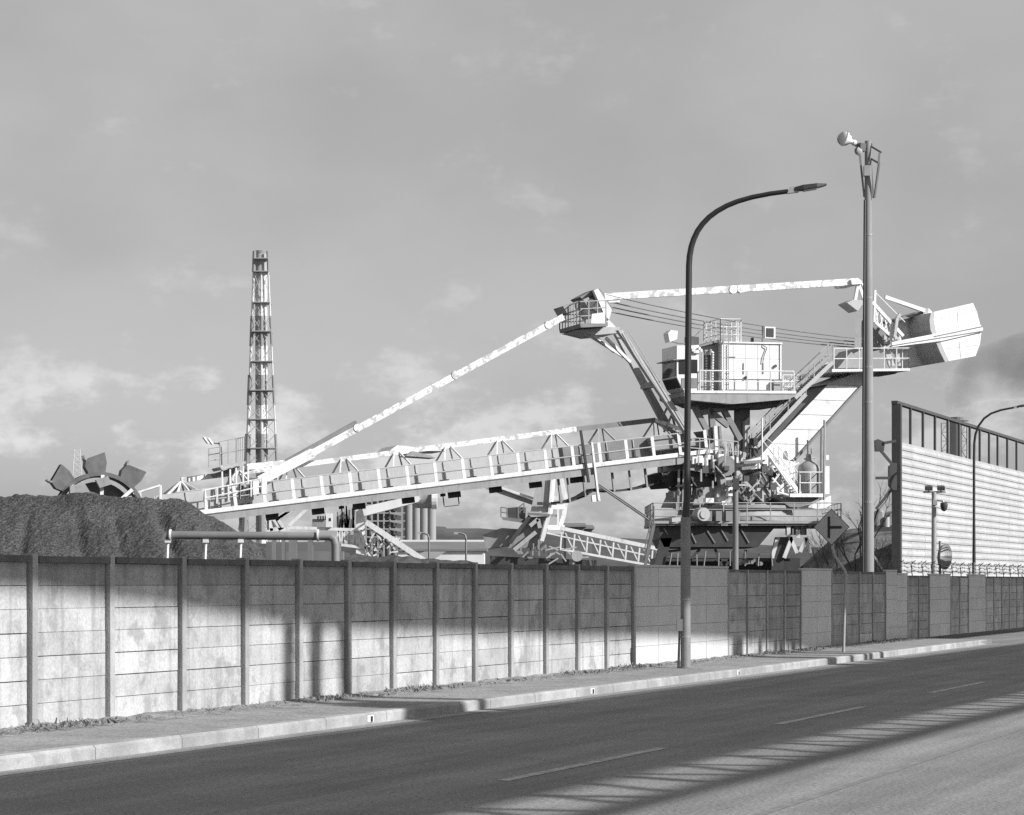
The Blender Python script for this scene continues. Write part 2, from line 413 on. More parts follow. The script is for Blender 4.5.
for i in range(OLD_END, len(PS)-1):
    if (i-I0) not in light_bays: g.rbox(PS[i]+.055, PS[i+1]-.055, WD-.04, WD+.05, zt_of(i)-.07, zt_of(i)-.02)
g.build('coping', 'coping', new_wall)
# barbed wire over the far part of the wall
bw0 = empty('barbed_wire', RD(PS[I0+27], WD+.25, 2.1), 'rusty barbed wire strung on short stakes above the far wall', 'barbed wire')
for i in range(I0+27, len(PS)-1):
    g = MB(); p = RD(PS[i]+.4*random.random(), WD+.22, 2.02); g.tube([p, p+UP*.42+NW*.05], .016, 5); g.tube([p+UP*.42+NW*.05, p+UP*.55-NW*.10], .013, 5)
    for q in range(3): a = random.uniform(0, 6.3); g.tube([p+UP*(.2+.13*q)-AX*.09, p+UP*(.2+.13*q)+AX*.07+UP*.05*math.sin(a)], .012, 4)
    g.build('stake', 'mid', bw0)
for q, z in enumerate((2.22, 2.36, 2.5)):
    g = MB(); pts = [RD(PS[I0+27]+.35*k, WD+.24+.03*math.sin(k*2.1), z+.03*math.sin(k*1.3+q)+.015*random.uniform(-1, 1)) for k in range(78)]
    g.tube(pts, .008, 4)
    for p in pts[::1]: g.tube([p-UP*.035+AX*.02, p+UP*.035], .008, 3)
    g.build('wire', 'dark', bw0)
# reflector markers in the kerb face
for k, (px, py) in enumerate(((370, 718), (592, 692), (738, 674))):
    lb = ['small white kerb stud with dark slot, nearest on the kerb', 'small white kerb stud on the kerb left of the street lamp', 'small white kerb stud on the kerb right of the street lamp'][k]
    s_ = s_on(px, KD); o = empty('kerb_reflector', RD(s_, KD, .06), lb, 'reflector', 'reflector studs in the kerb')
    MB().rbox(s_-.10, s_+.10, KD-.012, KD+.01, .03, .118).build('plate', 'white_clean', o)
    MB().rbox(s_-.01, s_+.05, KD-.022, KD+.0, .035, .105).build('slot', 'black', o)

# ================================================================ OUT-OF-FRAME CONVEYOR GALLERY that shades the road
KS = math.tan(R(SUN_EL))/ -( -TH.dot(NW))*-1 if False else math.tan(R(SUN_EL))/abs(TH.dot(NW))
SH = TH.dot(AX)/abs(TH.dot(NW))
PG = -11.0
def cast(d_eq, p=PG): return (d_eq-p)*KS           # height that throws its shadow on road distance d_eq
def cs(s_shadow, d_eq, p=PG): return s_shadow-(d_eq-p)*SH
gal = empty('conveyor_gallery', RD(30, PG, 0), 'raised coal conveyor gallery on trestles across the street', 'conveyor')
S0, S1 = -30.0, 170.0
wG = 1.1
def d_top(q): return 7.5-.024*(q-26)
def d_bot(q): return 6.5-.018*(q-26)
g = MB()                                             # enclosed gallery box
nseg = 24
for i in range(nseg):
    a, b = S0+(S1-S0)*i/nseg, S0+(S1-S0)*(i+1)/nseg
    def sec(q):
        z0 = cast(d_top(q)+wG); z1 = cast(13.92-.009*(q-22)-wG)
        return [RD(q, PG-wG, z0), RD(q, PG+wG, z0), RD(q, PG+wG, z1-.3), RD(q, PG, z1), RD(q, PG-wG, z1-.3)]
    A_, B_ = sec(a), sec(b)
    g.add(A_+B_, [[0, 1, 2, 3, 4], [9, 8, 7, 6, 5]]+[[k, (k+1) % 5, 5+(k+1) % 5, 5+k] for k in range(5)])
g.build('gallery_housing', 'light_grey', gal)
g = MB()
zb = lambda q: cast(d_bot(q)); zt = lambda q: cast(d_top(q)+wG)-.05
g.beam(RD(S0, PG, zb(S0)), RD(S1, PG, zb(S1)), .16, .18)
q = S0; step = 5.6
while q < S1-step:
    for t0, t1, rr in ((0, .10, .12), (.20, .03, .085), (.24, .45, .09), (.43, .32, .085), (.55, .72, .085), (.70, .55, .10), (.78, .98, .085)):
        g.tube([RD(q+step*t0, PG, zb(q+step*t0)), RD(q+step*t1, PG, zt(q+step*t1))], rr, 5)
    q += step
g.build('truss', 'grey', gal)
def d_lo(s_):
    pts = ((0, 19.6), (26.9, 19.1), (35.5, 18.0), (46.6, 17.45), (55.6, 17.05), (62, 16.6), (66, 15.95), (999, 15.95))
    for (a, p), (b, q) in zip(pts, pts[1:]):
        if s_ <= b: return p+(q-p)*(s_-a)/(b-a)
g = MB(); pr = None
ss = [-25, 0, 20, 26.9, 35.5, 46.6, 55.6, 62, 66, 80, 110, 160]
for a, b in zip(ss, ss[1:]):
    vs = []
    for q in (a, b):
        dl = d_lo(max(q, 10)); lo = cast(dl+.3); hi = cast(max(21.7, dl+1.2)-.3); sc_ = cs(q, dl)
        vs += [RD(sc_, PG-.3, lo), RD(sc_, PG+.3, lo), RD(sc_, PG+.3, hi), RD(sc_, PG-.3, hi)]
    g.add(vs, [[0, 1, 2, 3], [7, 6, 5, 4]]+[[k, (k+1) % 4, 4+(k+1) % 4, 4+k] for k in range(4)])
g.build('upper_duct', 'light_grey', gal)
for px, wd in ((288, .62), (315, .85), (341, .62)):
    s_ = s_on(px, WD); c = cs(s_, WD)
    MB().beam(RD(c+.25*(1 if px > 316 else -.2), PG, cast(13.0)), RD(c, PG, cast(19.3)), wd*.9, .3).build('duct_strut', 'grey', gal)
sA, sB = cs(s_on(396, KD+.1), KD+.1), cs(s_on(448, KD+.1), KD+.1)
MB().prism([RD(sA, PG-.2, cast(13.2)), RD(sB+.6, PG-.2, cast(13.2)), RD(sB, PG-.2, cast(15.2)), RD(sA+.4, PG-.2, cast(15.2))], NW*.4).build('kerb_shade_box', 'grey', gal)  # unseen block added to join the strut shadows on the kerb
for px, wd in ((828, .9), (848, .25), (862, .3), (867, .3), (878, .3)):
    s_ = s_on(px, KD+.1); c = cs(s_, KD+.1)
    MB().beam(RD(c, PG, cast(13.0)), RD(c, PG, cast(18.6)), wd, .3).build('duct_strut', 'grey', gal)
for q in (-24, 40, 104, 164):
    for dd in (-wG, wG): MB().beam(RD(q, PG+dd*1.6, 0), RD(q, PG+dd, zb(q)+.5), .4, .4).build('trestle_leg', 'grey', gal)

# ================================================================ STREET LAMPS
def street_lamp(base, top_pts, head_dir, label, r0, scale=1.0):
    o = empty('street_lamp', base, label, 'street lamp', 'tall curved street lamps')
    ur = Vector((1, 0, 0))
    g = MB(); z1 = 3.05*scale
    g.tube([base, base+UP*z1], [r0*1.05, r0], 16); g.tube([base, base+UP*.03], r0*1.8, 16); g.build('pole_foot', 'pole_low', o, smooth=True)
    pts = [base+UP*z1]+top_pts; m = len(pts)
    rs = [r0*.86]+[r0*(.70-.22*min(1, i/(m-1))) for i in range(1, m)]
    MB().tube(pts, rs, 14).build('pole', 'pole', o, smooth=True)
    g = MB(); e = head_dir.normalized(); p = top_pts[-1]; sd = e.cross(UP).normalized(); up2 = sd.cross(e)
    sc_ = scale
    sc_ = scale*.74; p = p+e*.06
    g.prism([p-e*.12*sc_-up2*.06*sc_, p+e*.2*sc_-up2*.07*sc_, p+e*.25*sc_+up2*.09*sc_, p-e*.02*sc_+up2*.1*sc_], sd*.0001+sd*.16*sc_)
    for v in g.v: v -= sd*.08*sc_
    g.build('bracket', 'galv', o)
    h = MB(); p = p+e*.06
    prof = [(.0, -.02, .07), (.25, -.04, .10), (.62, -.035, .085), (.9, 0.0, .04)]
    vs = []
    for t, lo, hi in prof:
        ww = .10*sc_ if t < .1 else (.17*sc_ if t < .7 else .10*sc_)
        q = p+e*t*sc_
        vs += [q-sd*ww+up2*lo*sc_, q+sd*ww+up2*lo*sc_, q+sd*ww*.8+up2*hi*sc_, q-sd*ww*.8+up2*hi*sc_]
    h.add(vs, [[0, 1, 2, 3], [15, 14, 13, 12]]+[[i*4+k, i*4+(k+1) % 4, i*4+4+(k+1) % 4, i*4+4+k] for i in range(3) for k in range(4)])
    hd = h.build('lamp_head', 'pole', o, bevel=.01)
    MB().prism([p+e*.25*sc_-up2*.047*sc_-sd*.12*sc_, p+e*.62*sc_-up2*.042*sc_-sd*.12*sc_, p+e*.62*sc_-up2*.042*sc_+sd*.12*sc_, p+e*.25*sc_-up2*.047*sc_+sd*.12*sc_], up2*-.015).build('lens', 'lens', hd)
    return o
lb = gnd(684, 668, .15)
Yl = lb.y
def lp(px, py, dy): return P(px, py, Yl+dy)
curve = [(686.8, 500), (687.6, 400), (688.6, 300), (688.9, 266), (689.6, 256), (691.2, 247), (693.8, 239), (697.5, 231), (702.5, 224), (709, 217.2), (717, 211.2), (727, 205.6), (738, 201.2), (752, 197.2), (770, 193.7), (788, 191.3)]
l0 = curve[0][0]
tops = [lp(px, py, -(px-687.5)*.004) for px, py in curve]
lb2 = Vector((P(685.6, 600, Yl).x, Yl, .15))
lamp = street_lamp(lb2, tops, P(824, 185, Yl-.4)-P(788, 190.5, Yl-.4), 'tall dark street lamp with curved arm on the pavement by the wall', .098)
g = MB(); c = P(680, 626, Yl-.02); g.abox(c.x-.07, c.x+.05, c.y-.07, c.y+.07, c.z-.1, c.z+.14); g.build('cable_box', 'mid', lamp)
MB().tube([c-UP*.1, Vector((c.x-.01, c.y, .9)), Vector((c.x-.03, c.y, .16))], .03, 6).build('conduit', 'dark', lamp)
g = MB()
for z in (.62, 1.38): g.tube([lb2+UP*z, lb2+UP*(z+.02)], .108, 16)
build_each(g, 'pole_band', 'galv', lamp)
Y2 = 112
b2 = Vector((P(974, 580, Y2).x, Y2, 0))
cv2 = [(974, 520), (974, 460), (974.3, 443), (975.5, 434), (978.5, 426), (984, 418.5), (991, 413.5), (1001, 410), (1014, 407.5)]
street_lamp(b2, [P(a, b, Y2-(a-974)*.01) for a, b in cv2], P(1042, 403, Y2-.6)-P(1014, 407.5, Y2-.5), 'thin dark street lamp in front of the white slatted screen', .088, .9)

# ================================================================ JUNCTION SIGN
Ys = gnd(843.5, 652, .15).y
sg = empty('road_sign', Vector((P(843.6, 652, Ys).x, Ys, .15)), 'diamond T junction warning sign on a bent post', 'road sign')
pts = [P(843.6, 652, Ys), P(844.6, 607, Ys), P(846, 575, Ys), P(844.5, 570, Ys), P(834.6, 556, Ys), P(832.6, 548, Ys), P(832.2, 530, Ys+.03), P(832, 514, Ys+.04)]
MB().tube(pts, .038, 10).build('post', 'galv', sg, smooth=True)
c = P(831.5, 527, Ys-.06); ex = Vector((1, 0, 0)); hw, hh = 18.0*Ys/F, 18.4*Ys/F
g = MB()
tilt = Vector((.22, .975, 0)); ex = Vector((.985, -.17, 0)); ny = Vector((.17, .985, 0))
def dia(k): return [c+ex*hw*k, c+UP*hh*k, c-ex*hw*k, c-UP*hh*k]
plate = MB().prism(dia(1.0), ny*.012).build('sign_plate', 'black', sg)
MB().prism([p-ny*.006 for p in dia(.955)], ny*.005).build('sign_face', 'sign', plate)
k = Ys/F
def sym(x0, x1, y0, y1):
    a = c-ny*.012
    q = lambda x, y: a+ex*((x-831.5)*k)+UP*((527-y)*k)
    return [q(x0, y1), q(x1, y1), q(x1, y0), q(x0, y0)]
g = MB(); g.prism(sym(827.6, 830.2, 516.6, 538.0), ny*.005); g.prism(sym(830.25, 841.6, 526.0, 528.7), ny*.005)
g.build('junction_symbol', 'black', plate)
MB().box(c+ny*.04+UP*.1, ex*.12, ny*.02, UP*.015).build('clamp', 'galv', sg)

# ================================================================ TALL CONCRETE POLE
Yp = 100.0
def tp(px, py, dy=0): return P(px, py, Yp+dy)
tb = Vector((tp(868.5, 600).x, Yp, -.05))
pole = empty('concrete_pole', tb, 'very tall concrete pole topped with horn loudspeaker and bracket frames', 'pole')
MB().tube([tb, tp(868.6, 480), tp(868.3, 300), tp(868, 141)], [.225, .205, .168, .128], 20).build('pole', 'conc_pole', pole, smooth=True)
MB().tube([tp(863, 575, -.1), tp(863.3, 400, -.1), tp(864.8, 200, -.1)], .05, 6).build('conduit', 'dark', pole)
g = MB()
for y in (235, 298, 367, 402, 502): r = .132+.08*(y-141)/440; g.tube([tp(868.4, y+1), tp(868.4, y-1)], r+.015, 16)
build_each(g, 'strap', 'galv', pole)
g = MB(); g.beam(tp(855, 145), tp(872, 145), .12, .12); g.beam(tp(858.5, 147, -.3), tp(864, 148, -.2), .3, .3)
g.build('crossarm', 'dark', pole)
g = MB(); g.beam(tp(859, 147), tp(864.2, 197), .07, .07); g.beam(tp(869, 145, .0), tp(881.5, 152.5, -.4), .07, .07); g.beam(tp(870, 158), tp(879.5, 163.5, -.4), .07, .07)
g.beam(tp(879.5, 153, -.4), tp(878.5, 164, -.4), .07, .07); g.beam(tp(879, 164, -.4), tp(874.5, 198, -.1), .07, .07); g.beam(tp(870.5, 160), tp(873.5, 198), .07, .07)
g.build('bracket_frame', 'mid', pole)
MB().abox(*[v for a in zip(tp(864.3, 175.5, -.55), tp(869.5, 166.5, -.25)) for v in a]).build('junction_box', 'galv', pole)
e = (tp(843.5, 138.3, -.12)-tp(856, 143.5, 0)).normalized()
hp = tp(856, 143.5, 0)
g = MB(); g.lathe(hp, e, [(0, .08), (.04, .11), (.12, .12), (.16, .08), (.22, .09), (.36, .18), (.47, .29), (.50, .31), (.51, .29), (.40, .16), (.30, .05)], 24)
hn = g.build('loudspeaker', 'white_clean', pole, smooth=True)
MB().lathe(hp+e*.30, e, [(0, .02), (.03, .05), (.12, .05), (.15, .02)], 14).build('driver_cone', 'galv', hn, smooth=True)
MB().tube([hp, tp(857, 146), tp(859, 147)], .05, 8).build('mounting_arm', 'galv', pole)
e2 = Vector((-.5, -.8, -.3)).normalized(); hp2 = tp(861, 150, -.2)
MB().lathe(hp2, e2, [(0, .07), (.1, .08), (.18, .12), (.26, .17), (.28, .16), (.18, .08)], 20).build('loudspeaker', 'light_grey', pole, smooth=True)
# slim camera post standing before the machine
Yu = 78
ub = Vector((P(735.5, 600, Yu).x, Yu, -.05))
up_ = empty('utility_post', ub, 'slim grey post with small box standing before the machine', 'post')
MB().tube([ub, P(735.5, 476, Yu)], [.10, .085], 12).build('post', 'mid', up_, smooth=True)
a, b = P(733.2, 489.5, Yu-.25), P(738.8, 478.5, Yu-.1)
MB().abox(a.x, b.x, a.y, b.y, a.z, b.z).build('control_box', 'dark', up_)
a, b = P(729, 461, Yu), P(741, 459, Yu)
MB().beam(P(735.5, 478, Yu), P(735.5, 455, Yu), .06, .06).build('antenna', 'dark', up_)
# ================================================================ FLOODLIGHT MAST, MIRROR
Ym = 93
mb = Vector((P(934, 600, Ym).x, Ym, -.05))
fm = empty('floodlight_mast', mb, 'grey mast with two floodlights and a dome camera before the screen', 'floodlight mast')
MB().tube([mb, P(934, 492, Ym)], [.11, .085], 12).build('mast', 'galv', fm, smooth=True)
MB().beam(P(923.5, 492, Ym), P(945.5, 492, Ym), .07, .07).build('crossbar', 'galv', fm)
for cx_ in (928.5, 940.8):
    q = P(cx_, 488, Ym); h_ = MB(); h_.prism([q+Vector((-.14, -.10, -.10)), q+Vector((.14, -.10, -.10)), q+Vector((.12, .08, -.05)), q+Vector((-.12, .08, -.05))], Vector((0, .02, .15))); h = h_.build('floodlight', 'dark', fm)
    MB().tube([q-UP*.15, q], .025, 6).build('yoke', 'galv', h)
    MB().abox(q.x-.12, q.x+.12, q.y-.112, q.y-.104, q.z-.08, q.z+.03).build('lens', 'glass', h)
MB().tube([P(934, 505, Ym), P(937, 500.5, Ym-.1), P(943, 501, Ym-.3), P(944, 503, Ym-.3)], .03, 8).build('camera_arm', 'galv', fm)
q = P(944, 503, Ym-.3); MB().lathe(q+UP*.03, -UP, [(0, .06), (.03, .13), (.16, .14), (.2, .12), (.28, .10), (.33, .03)], 16).build('dome_camera', 'dark', fm, smooth=True)
MB().abox(*[v for a in zip(P(933.2, 505, Ym-.2), P(936.6, 500, Ym-.08)) for v in a]).build('junction_box', 'galv', fm)
Yc = 86
cb = Vector((P(940, 600, Yc).x, Yc, -.05))
cm = empty('traffic_mirror', cb, 'round convex traffic mirror on a post above the wall', 'mirror')
MB().tube([cb, P(940, 541, Yc)], .045, 8).build('post', 'mid', cm)
q = P(945.2, 556.8, Yc-.35); e = Vector((-.78, -.62, -.06)).normalized()
e = Vector((.77, -.63, -.05)).normalized()
MB().lathe(q-e*.10, e, [(0, .10), (.03, .41), (.09, .43), (.12, .43)], 28).build('mirror_back', 'mid', cm, smooth=True)
MB().lathe(q, e, [(.0, .40), (.03, .395), (.07, .33), (.10, .22), (.118, .1), (.122, .01)], 28).build('mirror_face', 'mirror', cm, smooth=True)
MB().beam(P(940, 552, Yc), q-e*.1, .06, .06).build('bracket', 'galv', cm)

# ================================================================ SLATTED SCREEN
DB = 24.1
sx0, sx1 = s_on(897.5, DB), s_on(897.5, DB)+70
zs = lambda py, px=898: H+(HY-py)*depth_on(px, DB)/F
ZB1, ZB2 = zs(441.5), zs(404)
scr = empty('noise_screen', RD(sx0, DB, 0), 'high white slatted noise screen with dark open frame on top', 'noise screen')
bay_px = [898, 911.5, 924, 936, 948.7, 960, 970.7, 980.7, 990, 998.5]
SB = [s_on(p, DB) for p in bay_px]; SB += [SB[-1]+3.1*k for k in range(1, 12)]
nsl = 24; sh = ZB1/nsl
for i in range(len(SB)-1):
    g = MB()
    for r in range(nsl):
        z0 = r*sh; g.t = random.uniform(.90, 1.06)
        g.prism([RD(SB[i]+.02, DB-.02, z0), RD(SB[i]+.02, DB-.055, z0+.01), RD(SB[i]+.02, DB-.075, z0+sh*.30), RD(SB[i]+.02, DB-.055, z0+sh*.60), RD(SB[i]+.02, DB-.02, z0+sh*.66), RD(SB[i]+.02, DB+.03, z0+sh*.66), RD(SB[i]+.02, DB+.03, z0)], AX*(SB[i+1]-SB[i]-.03))
        g.t = .85; g.rbox(SB[i]+.02, SB[i+1]-.01, DB-.005, DB+.02, z0+sh*.60, z0+sh*1.02)
    g.build('slat_panel', 'barrier', scr)
for i, s_ in enumerate(SB):
    wd_ = .30 if i == 0 else .17
    g = MB(); g.rbox(s_-wd_*.6, s_+wd_*.4, DB-(.16 if i == 0 else .0), DB+(.25 if i == 0 else .10), -.05 if i == 0 else ZB1-.3, ZB2)
    if i == 0: pass
    else: g.rbox(s_-wd_*.5, s_+wd_*.5, DB+.05, DB+.35, -.05, ZB1-.3)
    g.build('post', 'brown', scr)
MB().rbox(SB[0]-.2, SB[-1], DB-.02, DB+.26, ZB2+.002, ZB2+.14).build('top_rail', 'brown', scr)
# struts behind the screen's open end
s_ = SB[0]; Yb = depth_on(890, DB)
def bp(px, py): return P(px, py, Yb+.8)
g = MB(); g.prism([bp(889.5, 466), bp(893, 463), bp(897, 463), bp(897, 490), bp(893, 490), bp(889.5, 485)], (0, .5, 0)); g.build('brace_box', 'brown', scr)
g = MB(); g.prism([bp(875.5, 440), bp(878, 439), bp(885, 442), bp(884, 451), bp(876, 451)], (0, .5, 0)); g.build('brace_box', 'brown', scr)
for a, b in (((884, 443), (896, 441)), ((881, 451), (892, 464)), ((875.5, 478), (889, 478)), ((876, 509), (892, 489))):
    MB().beam(bp(*a), bp(*b), .12, .12).build('strut', 'brown', scr)

# ================================================================ COAL PILES
def pile(name, ridge_pts, slope, Y, x0, x1, y0, y1, res, m, label, top_noise=.12, seed=1, gullies=()):
    from mathutils import noise
    nx, ny_ = int((x1-x0)/res), int((y1-y0)/res); vs = []; fs = []
    rp = [P(a, b, Y) for a, b in ridge_pts]
    def hgt(x, y):
        best = -1
        for a, b in zip(rp, rp[1:]):
            t = max(0, min(1, (x-a.x)/(b.x-a.x))); rx = a.x+(b.x-a.x)*t; rz = a.z+(b.z-a.z)*t
            best = max(best, rz-slope*math.hypot(x-rx, y-Y))
        p = Vector((x*.35+seed, y*.35, 0)); n = noise.fractal(p, 1.0, 2.0, 5)*.13
        gl = abs(noise.noise(Vector((x*.5+y*.12, y*.05, seed)))); best -= .10*max(0, .22-gl)*4
        best += n+noise.noise(Vector((x*2.6, y*2.6, 3)))*.06
        for ax_, ay_, bx_, by_ in gullies:
            tx, ty = bx_-ax_, by_-ay_; q = max(0, min(1, ((x-ax_)*tx+(y-ay_)*ty)/(tx*tx+ty*ty)))
            best -= .20*math.exp(-((x-ax_-tx*q)**2+(y-ay_-ty*q)**2)/.05)*min(1, q*6)
        return max(best, -.3)
    for j in range(ny_+1):
        for i in range(nx+1):
            x, y = x0+i*res, y0+j*res; vs.append((x, y, hgt(x, y)+random.uniform(-1, 1)*.034))
    w_ = nx+1
    for j in range(ny_):
        for i in range(nx): 
            q = [j*w_+i, j*w_+i+1, (j+1)*w_+i+1, (j+1)*w_+i]
            if max(vs[k][2] for k in q) > -.2: fs.append(q)
    g = MB(); g.add(vs, fs); o = g.build(name, m, origin=(0, Y, 0)); return tag(o, label, 'coal pile', None, 'structure')
pile('coal_pile', [(-60, 497), (14, 493), (60, 491.5), (110, 495), (150, 496), (181, 497.5)], .62, 100, -32, -6, 86, 112, .12, 'coal', 'large coal heap rising behind the left end of the wall', seed=4, gullies=((-17.0, 99.4, -15.4, 93.2), (-15.6, 99.5, -13.6, 92.6), (-13.9, 99.4, -11.7, 94.0), (-18.8, 99.2, -18.4, 94.5)))
pile('coal_pile', [(180, 541), (235, 539), (290, 546), (400, 554), (470, 560)], .5, 118, -24, 4, 108, 128, .3, 'pile2', 'low dark coal heap beneath the conveyor boom', seed=9)

# ================================================================ BUCKET WHEEL RECLAIMER
YM = 140.0
AY = R(18)
u = Vector((-math.cos(AY), -math.sin(AY), 0)); v = Vector((math.sin(AY), -math.cos(AY), 0))
C0 = Vector(((735-CX)*YM/F, YM, 0))
def M(px, py, off=0.0):
    k = (px-CX)/F; cx_, cy_ = C0.x+off*v.x, C0.y+off*v.y
    t = (k*cy_-cx_)/(u.x-k*u.y); X, Y = cx_+t*u.x, cy_+t*u.y
    return Vector((X, Y, H+(HY-py)*Y/F))
PX = YM/F                                   # metres per pixel at the machine
mach = empty('bucket_wheel_reclaimer', C0, 'huge white and grey bucket wheel reclaimer with long boom behind the wall', 'reclaimer')
def prof(pts, off, th, g=None):             # side outline at lateral offset off, th metres deep away from the viewer
    g = g or MB(); return g.prism([M(a, b, off) for a, b in pts], -v*th)
def part(g, name, m, parent=None, **k): return g.build(name, m, parent or mach, **k)
def Mg(px, py, off=0.0): return P(px, py, YM-off)
def profg(pts, off, th, g=None): g = g or MB(); return g.prism([Mg(a, b, off) for a, b in pts], Vector((0, th, 0)))
# --- gantry
part(profg([(652, 522.6), (842, 522.6), (842, 525.5), (652, 525.5)], 4.2, 8.4), 'gantry_deck', 'mid')
part(profg([(659, 526), (776, 526), (758, 547), (664, 547), (660, 538)], 3.9, 7.8), 'portal_girder', 'dark')
g = MB()
for a, b in (((664, 528), (668, 535)), ((690, 530), (696, 543)), ((707, 530), (715, 543)), ((721, 529), (728, 541)), ((741, 529), (749, 543))): g.beam(Mg(*a, 3.93), Mg(*b, 3.93), .06, .06)
build_each(g, 'girder_stiffener', 'grey', mach)
g = MB()
for x in (690, 710, 724, 744): g.beam(Mg(x-3, 525, 4.23), Mg(x+4, 525, 4.23), .05, .08)
build_each(g, 'deck_bracket', 'grey', mach)
for off in (3.9, -2.7):
    part(profg([(661, 538), (672, 538), (664, 568), (660, 625), (650, 625), (655, 566)], off, 1.2), 'gantry_leg', 'dark')
    part(profg([(777, 537), (790, 537), (784, 560), (780, 625), (768, 625), (772, 558)], off, 1.2), 'gantry_leg', 'dark')
g = MB()
for a, b in (((656, 562), (672, 553)), ((660, 560), (790, 560)), ((662, 552), (700, 548)), ((700, 549), (684, 566)), ((715, 549), (722, 566)), ((735, 549), (726, 566)), ((746, 550), (742, 566))): g.beam(Mg(*a, 3.6), Mg(*b, 3.6), .14, .14)
part(g, 'portal_bracing', 'dark')
part(profg([(655, 558), (800, 558), (800, 575), (655, 575)], 1.5, 5), 'travel_beam', 'dark')
g = MB()
for a, b in (((777, 540), (772, 558)), ((792, 537), (784, 558)), ((790, 537), (797, 553)), ((806, 537), (810, 553)), ((806, 538), (800, 552)), ((798, 530), (798, 538)), ((788.5, 526), (788.5, 537))): g.beam(Mg(*a, 4.0), Mg(*b, 4.0), .2, .2)
build_each(g, 'raking_strut', 'white', mach)
g = MB()
for x in (789, 797, 803): g.tube([Mg(x, 535, 3.2), Mg(x, 526.5, 3.2)], .2, 10)
build_each(g, 'drum', 'light_grey', mach, smooth=True)
g = MB()
for i in range(9): x = 668+i*13+random.uniform(-4, 4); g.tube([Mg(x, 566, 4.1), Mg(x+random.uniform(-1, 3), 551+random.uniform(0, 7), 4.1)], .04, 5)
for i in range(8): c = Mg(740+i*3, 562+random.uniform(-2, 2), 4); g.disc(c, Vector((0, -1, 0)), .11, .1, 10)
build_each(g, 'cable_guide', 'grey', mach)
g = MB(); e0, e1, e2_, e3 = Mg(653, 522.6, 4.1), Mg(841, 522.6, 4.1), Mg(841, 522.6, 4.1)+Vector((0, 8, 0)), Mg(653, 522.6, 4.1)+Vector((0, 8, 0))
g.rail([e3, e0, e1, e2_], 1.05, 1.25, .028, 2); part(g, 'deck_handrail', 'light_grey')
g = MB(); g.beam(Mg(652, 522.2, 4.25), Mg(842, 522.2, 4.25), .05, .14); part(g, 'toe_board', 'light_grey')
# gantry stairs at the left end
g = MB()
for off in (4.4, 3.7): g.beam(Mg(654, 525, off), Mg(645, 566, off), .08, .16)
for i in range(12): a = Mg(654-.75*i, 525+3.4*i, 4.4); g.beam(a, a+Vector((0, .7, 0)), .2, .03)
g.rail([Mg(654, 525, 4.4), Mg(645, 566, 4.4)], 1.0, 1.4, .03, 1)
part(g, 'access_stair', 'mid')
# --- slewing column and bearing
cc = Vector((C0.x, C0.y, 0)); zz = lambda py: H+(HY-py)*PX
g = MB(); g.lathe(cc, UP, [(zz(522), 3.6), (zz(517), 3.6), (zz(516.5), 3.2), (zz(510), 3.1), (zz(509.5), 3.4), (zz(506.5), 3.4)], 40); part(g, 'slewing_ring', 'grey', smooth=True)
part(prof([(672, 518), (705, 514), (705, 522), (672, 522)], 3.0, 3), 'motor_bed', 'light_grey')
g = MB(); c = M(701, 514.5, 3.6); g.disc(c, v, .36, .8, 20); g.disc(c+v*.42, v, .22, .1, 16); part(g, 'slew_motor', 'light_grey', smooth=True)
g = MB()
for a, b, cl in ((726, 740, 'mid'), (716, 722, 0), (700, 712, 0)): part(prof([(a, 511), (b, 511), (b, 521), (a, 521)], 3.9, 1), 'electrical_cabinet', 'mid')
part(prof([(692, 505.5), (700, 488), (729, 484), (742, 492), (752, 506)], 2.2, 4.6), 'slewing_column', 'grey')
part(prof([(716, 505), (717, 493), (721, 486), (733, 484), (733, 505)], 2.6, .4), 'column_plate', 'light_grey')
part(prof([(688, 471), (722, 476), (722, 487), (698, 488), (694, 484)], 2.0, 4.2), 'boom_foot', 'dark')
part(prof([(690, 460), (728, 464), (732, 477), (690, 470)], 2.35, 4.8), 'pivot_girder', 'grey')
g = MB(); c = M(723, 466, 2.5); g.disc(c, v, .55, .9, 28); g.disc(c+v*.5, v, .30, .25, 20); part(g, 'pivot_bearing', 'mid', smooth=True)
g = MB(); g.disc(M(715, 468, 2.4), v, .2, .2, 16); part(g, 'pivot_pin', 'black')
part(prof([(720, 475), (726, 475), (725, 492), (722, 496)], 2.7, .5), 'pivot_bracket', 'grey')
g = MB()
for (x0, x1, y0, y1) in ((729, 732, 480, 486), (728.5, 733, 487, 496), (706, 714, 498, 503), (722, 727, 501, 505)): prof([(x0, y0), (x1, y0), (x1, y1), (x0, y1)], 3.0, .4, g)
build_each(g, 'control_cabinet', 'white', mach)
# chute, pulley and white rear girder below the house
g = MB(); pts = []
prof([(757, 482), (757, 474), (762, 471), (768, 477), (771, 487), (771, 500), (763, 502), (757, 494)], 2.8, 2.0, g); part(g, 'chute', 'light_grey')
g = MB()
for a, b in (((757, 486), (771, 486)), ((758, 475), (771, 498)), ((762, 472), (771, 489))): g.beam(M(*a, 2.84), M(*b, 2.84), .06, .1)
build_each(g, 'chute_rib', 'mid', mach)
g = MB(); A0, B0 = M(741, 475, 2.9), M(757, 495, 2.9)
for k in range(5): g.beam(A0.lerp(B0, k/4)+M(738, 484, 2.9)-M(738, 494, 2.9) if False else M(739+3*k+2, 480+5*k-6, 2.95), M(733+3*k+2, 486+5*k-1, 2.95), .07, .1)
for k in range(3): g.beam(M(735+k*3, 487-k*3.5, 2.95), M(750+k*3, 503-k*3.8, 2.95), .07, .1)
